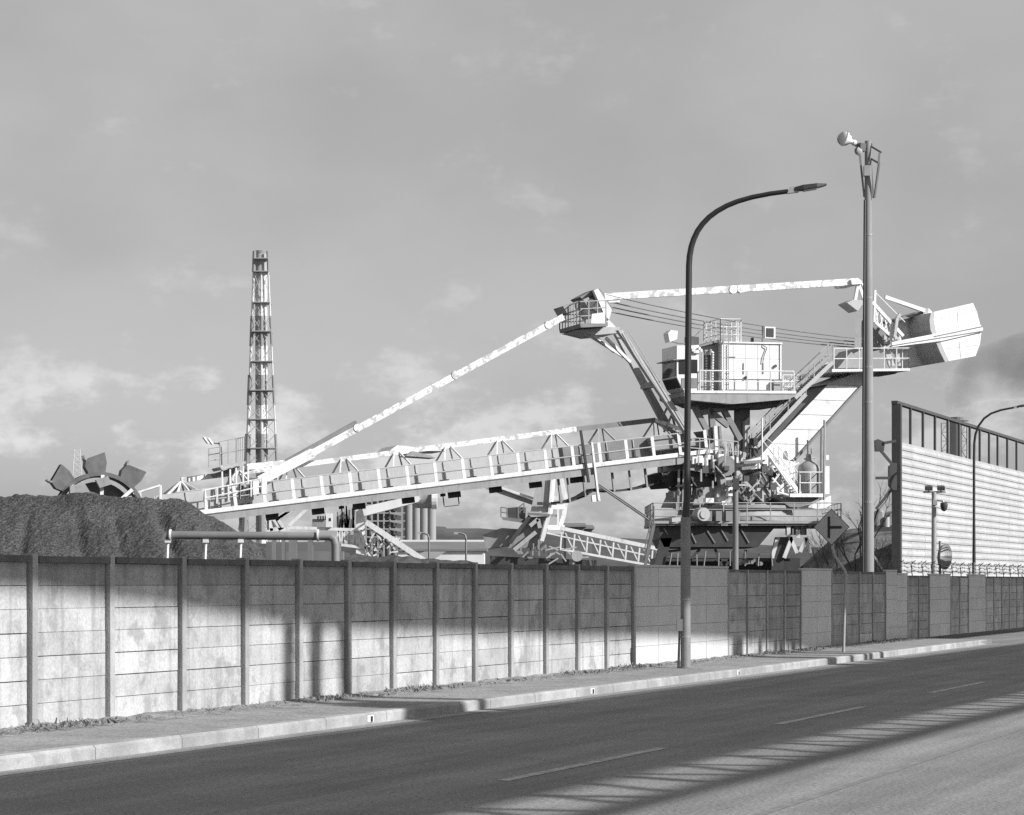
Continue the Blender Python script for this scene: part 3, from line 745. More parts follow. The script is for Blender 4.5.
part(g, 'chute_grid', 'mid'); part(prof([(733, 488), (742, 477), (758, 495), (748, 505)], 2.85, .25), 'screen_panel', 'light_grey')
part(prof([(742, 462), (768, 455), (794, 462), (795, 476), (780, 484), (772, 478), (764, 468), (744, 470)], 2.4, 3.4), 'rear_girder', 'white')
part(prof([(772, 486), (796, 478), (806, 487), (790, 500), (774, 503)], 1.8, 2.6), 'lower_girder', 'white')
g = MB()
for x0, x1, y in ((744, 766, 461), (742, 758, 467)): prof([(x0, y), (x1, y-1.5), (x1-3, y+1.5), (x0, y+3)], 3.1, .5, g)
build_each(g, 'underplate', 'mid', mach)
# right-hand platform with tank
part(prof([(790, 493.5), (823, 493.5), (823, 497), (790, 497)], 3.4, 3.0), 'side_platform', 'white')
part(prof([(776, 497.5), (822, 497.5), (800, 507), (790, 507)], 3.0, 2.4), 'platform_bracket', 'mid')
g = MB(); a = M(799, 493.5, 3.35); b = M(822, 493.5, 3.35); g.rail([a-v*2.8, a, b, b-v*2.8], 1.15, .8, .03, 1); part(g, 'platform_handrail', 'white')
c = M(809, 493, 2.2); hk = PX
g = MB(); g.lathe(c, UP, [(0, .62), (1.3, .62), (1.5, .56), (1.75, .2), (2.1, .16), (2.12, .1)], 24); part(g, 'dust_tank', 'grey', smooth=True)
g = MB(); g.tube([M(808, 460, 2.2), M(807.5, 440, 2.2)], .05, 6); g.tube([M(812, 462, 2.2), M(811.5, 448, 2.2)], .05, 6); g.tube([M(804, 459, 2.2), M(815, 458, 2.2)], .05, 6); build_each(g, 'vent_pipe', 'galv', mach)
g = MB(); g.tube([M(821, 500, 2.9), M(822, 428, 2.9)], .09, 8); g.tube([M(824, 500, 2.5), M(824.5, 420, 2.5)], .07, 8); build_each(g, 'mast_pole', 'galv', mach)
part(prof([(824, 466), (829.5, 466), (829.5, 494), (824, 494)], 2.4, .9), 'duct_column', 'white_clean')
part(prof([(826, 455), (829, 455), (829, 460), (826, 460)], 2.4, .3), 'beacon', 'white_clean')
part(prof([(806, 507), (831, 495.5), (831, 507), (818, 509)], 1.4, 1.6), 'duct_foot', 'white')
# middle stairs
def stair(p0, p1, off, wd, g=None, n=14, rail=True, r=.03):
    g = g or MB(); a, b = M(*p0, off), M(*p1, off)
    for o in (0, wd): g.beam(a-v*o, b-v*o, .06, .22)
    for i in range(1, n): q = a.lerp(b, i/n); g.beam(q, q-v*wd, .22, .03)
    if rail:
        for o in (0, wd): g.rail([a-v*o, b-v*o], 1.0, 1.3, r, 1)
    return g
part(stair((800, 494), (779, 465), 3.3, .7, n=11), 'middle_stair', 'white')
g = MB()
for a, b in (((772, 484), (779, 474)), ((780, 487), (772, 478)), ((777, 492), (795, 497)), ((783, 470), (799, 463)), ((768, 455), (790, 486)), ((795, 462), (785, 470))): g.tube([M(*a, 3.3), M(*b, 3.3)], .06, 6)
part(g, 'pipework', 'white')

# --- boom
OB = 1.75
BA, BB = M(712, 450.6, OB), M(185, 514, OB)
be = (BB-BA).normalized(); bn = (UP-be*be.z).normalized()
BL = (BB-BA).length
def Bp(l, off, up): return BA+be*l+v*(off-OB)+bn*up
def l_at(px):                                  # boom length at which the near walkway shows at this column
    lo, hi = -5.0, 60.0
    for _ in range(40):
        m = (lo+hi)/2; q = Bp(m, OB, 0)
        if CX+F*q.x/q.y > px: lo = m
        else: hi = m
    return lo
def bbox(l0, l1, o0, o1, u0, u1, g): return g.prism([Bp(l0, o0, u0), Bp(l1, o0, u0), Bp(l1, o1, u0), Bp(l0, o1, u0)], bn*(u1-u0))
LE = BL+4.0; LG = l_at(566)
boom = part(bbox(-.5, LE, -1.2, 1.70, -.52, -.15, MB()), 'boom', 'grey')
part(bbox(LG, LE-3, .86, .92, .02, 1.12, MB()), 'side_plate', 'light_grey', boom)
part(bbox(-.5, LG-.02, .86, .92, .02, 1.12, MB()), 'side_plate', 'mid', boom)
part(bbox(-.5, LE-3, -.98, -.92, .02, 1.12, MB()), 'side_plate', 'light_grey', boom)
part(bbox(0, LE-2, -.8, .8, .35, .42, MB()), 'conveyor_belt', 'black', boom)
part(bbox(0, BL+.3, 1.22, OB, -.14, -.02, MB()), 'walkway', 'white', boom)
g = MB(); bbox(0, BL+.3, OB+.003, OB+.05, -.12, .10, g); part(g, 'toe_plate', 'white', boom)
g = MB(); l = .3
while l < BL+.3: g.beam(Bp(l, OB, 0), Bp(l, OB, 1.16), .05, .17, u); l += 1.53
build_each(g, 'walkway_post', 'white', boom)
g = MB()
for up in (1.13, .58): g.tube([Bp(.3, OB, up), Bp(BL+.3, OB, up)], .035, 6)
part(g, 'walkway_rail', 'light_grey', boom)
g = MB(); l = .8
while l < BL: 
    for q in range(2): bbox(l+.12+q*.3, l+.3+q*.3, .925, 1.0, .05, .16, g)
    l += 1.53
build_each(g, 'belt_roller', 'black', boom)
g = MB(); l = 1.1; g.t = .8
while l < BL+2: g.beam(Bp(l, .93, .02), Bp(l, .93, 1.1), .10, .05, u); l += 1.53
build_each(g, 'plate_stiffener', 'light_grey', boom)
# top chord and fans
fan_px = [655, 600, 553, 499, 447, 396, 343, 289.5, 236]
def lc(px, off, up):
    lo, hi = -5.0, 60.0
    for _ in range(40):
        m = (lo+hi)/2; q = Bp(m, off, up)
        if CX+F*q.x/q.y > px: lo = m
        else: hi = m
    return lo
CU = 2.02
fl = [lc(p, 0, CU) for p in fan_px]
g = MB(); g.beam(Bp(fl[0], 0, CU), Bp(fl[0]+4.6, 0, CU), .22, .26); part(g, 'upper_chord', 'mid', boom)
g = MB(); g.beam(Bp(fl[0]+4.6, 0, CU), Bp(lc(181, 0, 1.75), 0, 1.75), .22, .26); part(g, 'upper_chord', 'peel', boom)
for i, l in enumerate(fl):
    g = MB()
    for dl in (-.5, .5):
        for o in (.88, -.95): g.beam(Bp(l+dl*.2, 0, CU-.05), Bp(l+dl, o, 1.1), .062, .08)
    part(g, 'chord_fan', 'white' if i > 1 else 'light_grey', boom)
g = MB()
for dl in (-.9, -.3, .5, 1.2):
    for o in (.88, -.95): g.beam(Bp(lc(181, 0, 1.75), 0, 1.7), Bp(lc(181, 0, 1.75)+dl, o, .9), .075, .1)
for o in (.5, -.5): g.beam(Bp(fl[0], o*.1, CU), Bp(fl[0]-1.6, o*2, 1.1), .14, .2)
build_each(g, 'end_brace', 'white', boom)
# hanging idlers and return belt below
for px in (206, 271, 317, 358, 407, 453, 494, 534, 575): 
    l = lc(px, 0.6, -.75); g = MB(); bbox(l-.26, l+.26, .55, 1.2, -.84, -.525, g); part(g, 'return_idler', 'black', boom)
g = MB()
for px in (344, 446, 461): l = l_at(px); g.beam(Bp(l, .9, -.5), Bp(l, .9, -1.2), .05, .05); bbox(l-.12, l+.12, .8, 1.0, -.7, -.55, g)
g.tube([Bp(l_at(446), .9, -1.25), Bp(l_at(461), .9, -1.25)], .02, 5); part(g, 'pull_switch', 'black', boom)
g = MB()
lw = [l_at(x) for x in (700, 682, 665, 648, 632, 615, 598, 586, 570, 561)]
sagu = [-1.15, -1.3, -1.25, -1.45, -1.5, -1.45, -1.25, -1.55, -1.75, -1.7]
pts = [Bp(a, 1.0, b) for a, b in zip(lw, sagu)]
for a, b in zip(pts, pts[1:]): g.prism([a, b, b-v*1.6, a-v*1.6], Vector((0, 0, -.10)))
part(g, 'return_belt', 'black', boom)
g = MB()
for k, (a, b) in enumerate(zip(lw, sagu)): g.beam(Bp(a, 1.1, -.45), Bp(a, 1.1, b-.1), .16 if k % 2 else .08, .1, u)
build_each(g, 'belt_hanger', 'grey', boom)
l = l_at(586); g = MB(); g.beam(Bp(l, OB+.1, -.9), Bp(l+.1, OB+.1, 1.9), .12, .12); part(g, 'black_post', 'black', boom)
l = l_at(594); g = MB(); g.beam(Bp(l, OB+.05, -1.9), Bp(l, OB+.05, 1.2), .14, .1, u); bbox(l-.1, l+.35, OB-.1, OB+.05, -1.95, -1.6, g); part(g, 'white_post', 'white', boom)
# lower legs of the boom foot
g = MB()
for x in (679, 684, 689): g.beam(M(x, 470, 1.6), M(x-1, 511, 2.4), .12, .12)
for y in (486, 500, 508): g.beam(M(676, y, 2), M(692, y-1, 2), .1, .1)
build_each(g, 'foot_frame', 'grey', mach); part(prof([(662, 474), (672, 471), (685, 471), (684, 487), (668, 488), (664, 480)], 1.3, 2.6), 'drive_guard', 'black')
part(prof([(674, 492), (688, 491), (688, 499), (674, 499)], 2.0, 1.2), 'ballast_box', 'grey')
for off in (2.2, 1.2): 
    g = MB(); g.tube([M(596+3*(off < 2), 484, 1.6), M(649+3*(off < 2), 520, off+1)], .06, 6); part(g, 'stay_rod', 'mid')
# walkway kink and clutter near the slew centre
g = MB(); 
for i in range(26):
    x = 692+random.uniform(0, 58); y0 = 462+random.uniform(-8, 2); g.beam(M(x, y0+random.uniform(2, 10), 1.5+random.uniform(-1, 1.2)), M(x+random.uniform(-4, 4), y0-random.uniform(4, 18), 1.5), random.uniform(.05, .14), .08)
part(g, 'pipe_cluster', 'light_grey')
part(prof([(697, 440), (712, 438), (713, 462), (699, 460)], 1.2, 1.6), 'winch_cabinet', 'grey')
part(prof([(714, 426), (717, 426), (719, 462), (716, 462)], 1.9, .2), 'guide_rail', 'white'); part(prof([(719, 426), (721, 426), (724, 462), (721, 462)], 1.9, .2), 'guide_rail', 'mid')
g = MB()
for i in range(9): c = M(694+i*5.3, 459+random.uniform(-2, 3), 2.6); g.box(c, u*random.uniform(.06, .2), v*.1, UP*random.uniform(.06, .2))
build_each(g, 'fixture', 'white', mach)
g = MB(); g.rail([M(738, 462, 2.3), M(690, 458, 2.3)], 1.1, .55, .03, 1); part(g, 'service_handrail', 'light_grey')

g = MB()
for i in range(46):
    x = 690+random.uniform(0, 108); y0 = 470+random.uniform(-10, 34); a = M(x, y0, 2.6+random.uniform(-.8, .9))
    dv = random.choice((u, UP, UP, (u+UP).normalized(), (u-UP).normalized()))*random.uniform(.2, .9); g.tube([a, a+dv], random.uniform(.025, .06), 5)
build_each(g, 'hose', 'light_grey', mach)
g = MB()
for i in range(26):
    x = 694+random.uniform(0, 100); c = M(x, 472+random.uniform(-8, 32), 2.7+random.uniform(-.6, .9)); g.box(c, u*random.uniform(.05, .22), v*.1, UP*random.uniform(.05, .2))
build_each(g, 'fitting', 'dark', mach)
# --- boom tip: maintenance platform, lights
g = MB(); a = M(209, 467, .6); b = M(243, 463, .6)
g.rail([a, M(222, 465, .6)], .95, .55, .03, 2); part(g, 'tip_handrail', 'light_grey')
g = MB(); g.rail([M(220, 466, 1.6), M(245, 461, 1.6), M(245, 461, 1.6)-v*2.2], 1.25, .5, .028, 1); part(g, 'upper_handrail', 'light_grey')
part(prof([(220, 467), (246, 461), (246, 463.5), (222, 470)], 1.6, 2.2), 'tip_platform', 'light_grey')
part(prof([(213, 474), (240, 466), (240, 470), (215, 477)], .7, .8), 'tip_plate', 'mid')
g = MB()
for x in (222, 230, 236, 243, 248): g.beam(M(x, 466, 1.4), M(x+.5, 494, 1.4), .08, .08)
for x in (228, 236, 246): g.beam(M(x, 466, -.6), M(x+1, 492, -.6), .06, .06)
build_each(g, 'platform_leg', 'white', mach)
g = MB(); g.tube([M(222, 465, 1.5), M(221, 447, 1.5), M(219, 443.5, 1.5), M(213, 443, 1.5)], .05, 6); lm = part(g, 'lamp_bracket', 'mid')
for k in range(2): 
    c = M(206.5+k*4.5, 440+k*1.0, 1.5); e = (-u*.2+UP*.6+u).normalized(); h = MB(); h.prism([M(203.5+k*4.5, 437.3+k, 1.6), M(205+k*4.5, 436.6+k, 1.6), M(209.5+k*4.5, 442.8+k, 1.6), M(208+k*4.5, 443.6+k, 1.6)], -v*.35); part(h, 'floodlight', 'white', lm)
g = MB()
for i in range(9): x = 242+i*2.6; g.beam(M(x, 494+random.uniform(-2, 3), 1.4), M(x+random.uniform(-2, 2), 484+random.uniform(-3, 2), 1.4), .08, .08)
part(g, 'tip_machinery', 'dark')
part(prof([(253, 481), (259, 480), (259, 494), (253, 495)], 1.82, .5), 'tip_cabinet', 'white'); part(prof([(262, 481), (267, 480), (267, 494), (262, 494)], 1.82, .3), 'tip_cabinet', 'white')
g = MB(); g.rail([M(205, 506, 1.8), M(240, 499, 1.8), M(262, 494, 1.8)], .8, .6, .035, 1); part(g, 'lower_handrail', 'white')
g = MB(); g.rail([Bp(BL+1.0, .9, .9), Bp(BL+4.2, .9, .3)], .7, 1, .06, 0); part(g, 'nose_frame', 'white')
g = MB()
for a, b in (((240, 512), (241, 560)), ((243, 512), (239, 530)), ((268, 510), (268, 530))): g.beam(M(*a, .4), M(*b, .4), .1, .1)
build_each(g, 'hanging_pipe', 'white', mach)
g = MB(); g.beam(M(246, 467, .2), M(284, 463, -.6), .25, .3); part(g, 'tip_beam', 'peel')
# canopy at mid boom
part(prof([(390, 450.5), (397, 445.2), (431, 449), (447, 451)], -1.2, 3.0), 'hopper_roof', 'white'); part(prof([(406, 456), (413, 451), (430, 455), (436, 458)], .6, 1.4), 'hopper_side', 'grey')

# --- bucket wheel
wc = M(99, 518, 1.2); RW = 44.5*PX*.94
wax = v.copy(); wx = u.copy()
wh = part(MB().lathe(wc-wax*.35, wax, [(0, .9), (.7, .9)], 28), 'bucket_wheel', 'grey', smooth=True)
def ringp(r, a, ax=0.0): return wc+wax*ax+(wx*math.cos(a)+UP*math.sin(a))*r
g = MB(); n = 56
for ax0, ax1, r0, r1 in ((.40, .50, RW-.20, RW), (-.50, -.40, RW-.20, RW), (-.3, .3, RW-.26, RW-.21)):
    vs = []
    for k in range(n):
        a = 2*math.pi*k/n; vs += [ringp(r0, a, ax0), ringp(r1, a, ax0), ringp(r1, a, ax1), ringp(r0, a, ax1)]
    g.add(vs, [[k*4+j, k*4+(j+1) % 4, ((k+1) % n)*4+(j+1) % 4, ((k+1) % n)*4+j] for k in range(n) for j in range(4)])
part(g, 'rim', 'bucket', wh)
for k in range(8):
    a = R(93+45*k); g = MB(); g.beam(ringp(.6, a, .44), ringp(RW-.15, a, .44), .17, .14, wax); part(g, 'spoke', 'white' if k in (0, 7, 1) else 'light_grey', wh)
for k, ang in enumerate([86, 46, 127, 174, 219, 264, 309, 356]):
    a = R(ang); er = (wx*math.cos(a)+UP*math.sin(a)); et = (wx*-math.sin(a)+UP*math.cos(a)); c = wc+er*(RW-.12)
    g = MB()
    # scoop: flared box, open towards the direction of turning
    def q(t, r, x): return c+et*t+er*r+wax*x
    b0 = [q(-.40, 0, .45), q(.42, .05, .4), q(.42, .05, -.4), q(-.40, 0, -.45)]
    t0 = [q(-.52, .80, .48), q(.46, 1.08, .4), q(.46, 1.08, -.4), q(-.52, .80, -.48)]
    m0 = [b.lerp(t, .5)+et*(.08 if j in (1, 2) else -.12) for j, (b, t) in enumerate(zip(b0, t0))]
    g.add(b0+m0+t0, [[0, 1, 2, 3]]+[[o+j, o+(j+1) % 4, o+4+(j+1) % 4, o+4+j] for o in (0, 4) for j in range(4)])
    bk = part(g, 'bucket', 'bucket', wh)
    sm = bk.modifiers.new('thick', 'SOLIDIFY'); sm.thickness = .05
    g = MB(); g.beam(t0[0], t0[3], .12, .08)
    for j in range(5): p_ = t0[0].lerp(t0[3], (j+.5)/5); g.beam(p_-er*.03, p_+er*.2-et*.06, .1, .07)
    part(g, 'cutting_lip', 'grey', wh)
part(MB().disc(wc-wax*.42, wax, RW*.80, .06, 40), 'wheel_plate', 'bucket', wh)
g = MB(); prof([(96, 480), (108, 476), (112, 484), (100, 488)], .95+1.2, .4, g); prof([(70, 486), (84, 482), (90, 492), (70, 494)], .9+1.2, .4, g); part(g, 'wheel_chute', 'grey')

# --- luffing ties and mast
def bar(a, b, offs, wd, ht, name, m, joints=()):
    for o in offs:
        A_, B_ = M(*a, o), M(*b, o); bb = part(MB().beam(A_, B_, wd, ht), name, m[0] if o > 0 else m[1])
        for (jx, jy) in joints:
            g = MB(); c = M(jx, jy, o); g.disc(c, v, ht*.62, wd*1.4, 16); part(g, 'tie_joint', m[0], bb)
bar((563, 317), (312, 453), (1.3, -1.3), .22, .34, 'tie_rod', ('peel', 'white'), ((357, 428), (455, 375), (312, 453), (548, 325)))
bar((312, 453), (259, 481), (1.3,), .3, .5, 'tie_foot', ('white', 'mid')); bar((357, 424), (258, 479), (-.8,), .25, .4, 'tie_foot', ('mid', 'mid'))  # far foot coloured grey to stand for its shade
g = MB()
for o in (1.9,): 
    g.prism([M(613, 334, o-3.2), M(618, 334, o-3.2), M(671, 429, o-3.2), M(664, 431, o-3.2)], v*.35)
part(g, 'mast_leg', 'light_grey')
g = MB(); g.prism([M(618, 330, 1.9), M(623, 330, 1.9), M(697, 438, 1.9), M(690, 439, 1.9)], -v*.4); part(g, 'mast_leg', 'light_grey')
g = MB(); g.beam(M(657, 384, 1.6), M(643, 386.5, -1.2), .3, .3)
for a, b in (((661, 420), (672, 398)), ((664, 432), (674, 410)), ((648, 390), (660, 420)), ((676, 430), (668, 400))): g.beam(M(*a, .4), M(*b, .4), .1, .1)
part(g, 'mast_crossbeam', 'grey')
g = MB()
for k in range(2): g.tube([M(624+5*k, 332, 2.0), M(641+7*k, 362, 2.0), M(685+5*k, 432, 2.0)], .022, 5)
part(g, 'mast_ladder', 'light_grey')
part(prof([(650, 438), (692, 430), (700, 446), (652, 452)], 1.4, 2.8), 'mast_foot', 'grey')
g = MB(); g.beam(M(577, 328, .8), M(624, 357, .4), .12, .14); g.beam(M(590, 332, 1.2), M(614, 352, .4), .1, .12); g.beam(M(606, 338, 1.2), M(630, 362, .6), .14, .16); part(g, 'head_brace', 'white')
hd = part(prof([(580, 323.5), (608, 322), (608, 326), (581, 327.5)], 2.0, 3.4), 'head_platform', 'mid')
g = MB(); q0 = M(580, 323.5, 1.95); q2 = M(606, 322, 1.95)
g.rail([q2-v*3.3, q0-v*3.3, q0, q2], 1.15, .5, .03, 2); part(g, 'head_handrail', 'light_grey', hd)
part(prof([(592, 314), (605, 312), (605, 323.5), (591, 323.5)], 2.02, .08), 'head_plate', 'white', hd)
part(prof([(594, 290.5), (598, 288.5), (612, 310), (609, 320), (604, 314)], 1.3, .3), 'sheave_plate', 'white'); part(prof([(598.3, 288.6), (600, 288.4), (614, 310), (612, 311)], 1.0, 2.0), 'sheave_plate', 'mid')
part(prof([(580, 297), (594, 289.5), (598, 288.5), (595, 294), (583, 299.5)], -.2, 1.6), 'sheave_cover', 'mid')
g = MB(); prof([(563, 306), (584, 299), (590, 306), (578, 311), (567, 313)], .4, 1.6, g); part(g, 'tie_anchor', 'grey')
g = MB(); prof([(586, 310), (594, 305), (601, 316), (590, 318)], .9, 1.2, g); part(g, 'rope_sheave', 'white')
g = MB()
for (x, y) in ((591, 303), (596, 307), (600, 312)): g.disc(M(x, y, 1.2), v, .22, .12, 14)
build_each(g, 'sheave_wheel', 'dark', mach)
part(prof([(576, 330), (607, 327), (620, 327), (618, 333), (596, 335)], 1.3, 2.4), 'head_base', 'light_grey')
part(prof([(606, 310), (609, 320), (616, 327), (606, 328)], 1.2, 2.0), 'head_web', 'white')
# upper tie and hoist ropes
bar((604, 297), (858, 281.5), (.9, -.9), .24, .36, 'upper_tie', ('peel', 'white'), ((732, 289.6), (740, 289.1)))
part(prof([(599, 295), (620, 296), (620, 302), (603, 303)], .95, .5), 'tie_lug', 'white')
for k, (y0, y1, o) in enumerate(((294.5, 339, 1.0), (301, 342.5, .5), (306, 345.5, -.2), (311, 348, -.6))):
    g = MB(); A_, B_ = M(606, y0, o), M(862, y1, o); pts = [A_.lerp(B_, t/12)-UP*.25*(4*(t/12)*(1-t/12)) for t in range(13)]
    g.tube(pts, .035, 5); part(g, 'hoist_rope', 'mid')

# --- operator platform, cab, machinery house
part(prof([(684, 392), (796, 392.5), (796, 395.5), (790, 399), (745, 403), (732, 404), (690, 400), (684, 396)], 2.6, 3.6), 'house_platform', 'grey')
part(prof([(690, 400.2), (732, 404.2), (745, 403.2), (790, 399.2), (778, 407), (725, 408), (700, 405)], 1.9, 2.6), 'platform_girder', 'dark')
g = MB(); g.beam(M(684, 391.8, 2.63), M(796, 392.3, 2.63), .05, .14); part(g, 'platform_toe_board', 'white')
cab = part(prof([(677, 345.5), (699, 345), (699, 391.5), (686, 391.5), (682, 388), (677, 377)], 2.45, 2.2), 'cab', 'white')
def cabp(t, py, o=0): pass
cf = M(664, 346, 2.45)
def face(x, y0, y1, x2, th, name, m, parent):    # window on the cab front, running across the width
    a, b = M(x, y0, 2.45), M(x2, y1, 2.45); a2, b2 = a-v*2.05, b-v*2.05; d_ = u*th
    g = MB(); g.prism([a-v*.15, a2, b2, b-v*.15], d_); return part(g, name, m, parent)
face(677, 361, 376, 677, .03, 'front_window', 'glass', cab); face(677.4, 378, 387.5, 681.8, .05, 'front_window', 'black', cab)
for x0, x1, y0, y1 in ((679, 686.5, 360, 374), (688, 697.5, 359.5, 373), (681.5, 697, 378, 388)):
    part(prof([(x0, y0), (x1, y0), (x1, y1), (x0, y1)], 2.48, .05), 'side_window', 'glass' if y0 < 370 else 'mid', cab)
part(prof([(673, 359.3), (688, 358.6), (688, 359.6), (673, 360.2)], 2.6, 2.4), 'visor', 'mid', cab)
part(prof([(668, 333), (671, 330), (678, 331), (677, 339), (670, 342)], 1.8, .7), 'roof_horn', 'white', cab)
g = MB(); prof([(690, 336), (699, 337), (699, 345), (690, 345)], 1.8, .8, g); part(g, 'air_conditioner', 'dark', cab)
g = MB(); g.tube([M(670, 341, 1.7), M(678, 343, 1.7), M(698, 344.5, 1.7)], .05, 6); part(g, 'roof_pipe', 'mid', cab)
g = MB()
for k in range(6): c = M(693+1.6*k, 350+random.uniform(-2, 3), 2.55); g.box(c, u*.06, v*.06, UP*.08)
build_each(g, 'cab_fixture', 'white', cab)
lob = part(prof([(699.3, 347), (722, 341), (722, 391.5), (699.3, 391.5)], 1.5, 1.6), 'lobby', 'grey'); part(prof([(704, 355), (713, 355), (713, 370), (704, 370)], 1.53, .05), 'lobby_window', 'dark', lob)
part(prof([(702, 352.5), (714, 352.5), (714, 391), (702, 391)], 1.51, .02), 'lobby_door', 'light_grey', lob)
g = MB(); g.tube([M(712, 391, 1.7), M(713, 353, 1.7), M(710, 350, 1.7)], .07, 8); part(g, 'drain_pipe', 'white', lob)
part(prof([(699, 345.5), (722, 339), (723, 341), (699, 347)], 1.9, 2.2), 'lobby_roof', 'mid', lob)
house = part(prof([(722, 342.5), (781.5, 343.8), (781.5, 391.7), (722, 391.2)], 2.0, 4.2), 'machinery_house', 'white_clean')
part(prof([(721, 341.5), (782.5, 342.6), (782.5, 344), (721, 342.9)], 2.1, 4.4), 'house_roof', 'white_clean', house)
g = MB()
for x in (743, 762.5): g.add([], []); prof([(x, 363), (x+1.3, 363), (x+1.3, 374), (x, 374)], 2.04, .05, g)
build_each(g, 'wall_vent', 'mid', house)
g = MB()
for x in (726.5, 779.5): prof([(x, 345), (x+.8, 345), (x+.8, 390), (x, 390)], 2.04, .05, g)
build_each(g, 'corner_seam', 'mid', house)
g = MB(); prof([(728, 356.5), (736, 356.5), (736, 357.1), (728, 357.1)], 2.06, .05, g); g.tube([M(767, 348, 2.1), M(764, 356, 2.1), M(762.8, 363, 2.1)], .03, 5); g.tube([M(763, 332, 2), M(762, 342, 2), M(764, 346, 2.1), M(767, 347.5, 2.1)], .03, 5); part(g, 'conduit', 'mid', house)
g = MB()
for x in (734, 746, 758, 770): g.beam(M(x, 345, 2.005), M(x, 391, 2.005), .02, .02)
g.beam(M(723, 358, 2.005), M(781, 359, 2.005), .02, .02)
part(g, 'plate_seam', 'light_grey', house)
g = MB(); prof([(774, 380), (780, 380), (780, 391), (774, 391)], 2.35, .3, g); part(g, 'junction_box', 'grey', house)
for c in (M(775.5, 366, 2.1), M(746, 377.5, 2.1)): part(MB().disc(c, v, .09, .08, 10), 'wall_lamp', 'dark', house)
fl_ = part(MB().beam(M(762.5, 342, 1.8), M(762.5, 326, 1.8), .06, .06), 'floodlight_post', 'dark', house); part(prof([(765, 326.5), (775.5, 327), (775.5, 338.5), (765, 338)], 1.9, .35), 'floodlight', 'white', house); part(prof([(766.5, 328), (773.8, 328.3), (773.8, 337), (766.5, 336.6)], 1.93, .04), 'floodlight_glass', 'black', house)
part(prof([(752, 337.5), (753.8, 337.5), (753.8, 343), (752, 343)], 1, .2), 'roof_vent', 'dark', house)
g = MB(); q0, q1 = M(720.5, 342, 1.9), M(741, 342.3, 1.9)
g.rail([q0-v*2, q0, q1, q1-v*2], 1.25, .8, .025, 2)
for x in (738, 741): g.beam(M(x, 322, 1.9), M(x, 342, 1.9), .08, .08)
part(g, 'roof_handrail', 'white', house)
g = MB()
for x in (723.5, 728.5): g.beam(M(x, 391, 2.35), M(x, 322, 2.35), .05, .05)
for i in range(24): y = 390-i*2.7; g.beam(M(723.5, y, 2.35), M(728.5, y, 2.35), .03, .03)
part(g, 'roof_ladder', 'light_grey', house)
g = MB(); g.tube([M(704, 341, .6), M(704.5, 321, .6)], .05, 6); g.tube([M(692, 340, .6), M(704, 326, .6)], .02, 4); g.tube([M(708, 338, .6), M(717, 327, .6)], .02, 4); part(g, 'aerial', 'light_grey', lob)
g = MB(); q0 = M(700, 392, 2.55); q1 = M(794, 392.6, 2.55); g.rail([q0, q1], 1.15, 1.38, .032, 1); part(g, 'platform_handrail', 'white')
g = MB(); g.rail([M(783, 392.5, 1.8), M(800, 392.5, 1.8), M(800, 392.5, 1.8)-v*2], .95, .5, .03, 2); g.rail([M(783, 392.5, -.2), M(800, 392.5, -.2)], .95, .5, .03, 1); part(g, 'end_handrail', 'white')
part(prof([(741, 404), (750, 404), (750, 462), (741, 462)], .5, 1.0), 'house_column', 'mid')
part(prof([(745, 421), (750, 416), (750, 460), (745, 460)], .9, .35), 'lit_column_face', 'light_grey')  # sunlit part of the column, painted as a paler box with slanting top
for o in (1.5, -2.0):
    g = MB()
    for a, b in (((694, 406), (713, 442)), ((711, 408), (713, 440)), ((722, 407), (740, 440)), ((700, 413), (728, 408)), ((711, 412), (728, 426))): g.beam(M(*a, o), M(*b, o), .26, .3)
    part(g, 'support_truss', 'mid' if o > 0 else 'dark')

# --- counter boom, stairs, tail platform, counterweight
part(prof([(757, 458), (828, 385), (860, 386), (794, 459), (770, 466)], 1.3, .25), 'counter_boom', 'white')
g = MB()
for k in range(1, 6): a = M(757+14.2*k, 458-14.6*k, 1.305); b = M(794+13.3*k-2, 459-14.6*k, 1.305); g.beam(a, b, .03, .03)
build_each(g, 'plate_seam', 'light_grey', mach)
part(prof([(764, 458), (830, 390), (852, 391), (788, 458)], -2.2, .25), 'counter_boom', 'light_grey')
g = MB(); prof([(794, 459.5), (860.5, 386.2), (862.5, 387), (796, 460.5)], 1.5, 3.8, g); part(g, 'bottom_flange', 'mid')
g = MB(); prof([(757, 457), (828, 384), (830, 385), (759, 458)], 1.2, 3.4, g); part(g, 'top_flange', 'dark')
g = MB(); prof([(826, 384.5), (861, 371), (878, 371), (862, 386)], 1.35, 3.2, g); part(g, 'counter_knee', 'light_grey')
part(stair((752, 452), (806, 394), 1.9, .6, n=26), 'counter_stair', 'light_grey'); part(stair((795, 398), (833, 362), 2.4, .6, n=18), 'tail_stair', 'light_grey')
part(prof([(751, 459), (800, 403), (806, 403), (757, 460)], 1.6, .9), 'stair_stringer', 'dark')
g = MB(); g.tube([M(762, 470, 2.4), M(762, 418, 2.4)], .05, 6); g.tube([M(762, 440, 2.4), M(782, 466, 2.4)], .03, 5); g.tube([M(766, 438, 2.4), M(794, 460, 2.4)], .02, 5); part(g, 'pipe_stand', 'white')
g = MB(); prof([(752, 438), (758, 438), (758, 445), (752, 445)], 2.0, .4, g); prof([(752, 448), (758, 448), (758, 454), (752, 454)], 2.0, .4, g); build_each(g, 'drive_box', 'black', mach)
tp_ = part(prof([(832, 369), (910, 368.4), (910, 370.6), (832, 371.8)], 2.4, 4.6), 'tail_platform', 'white')
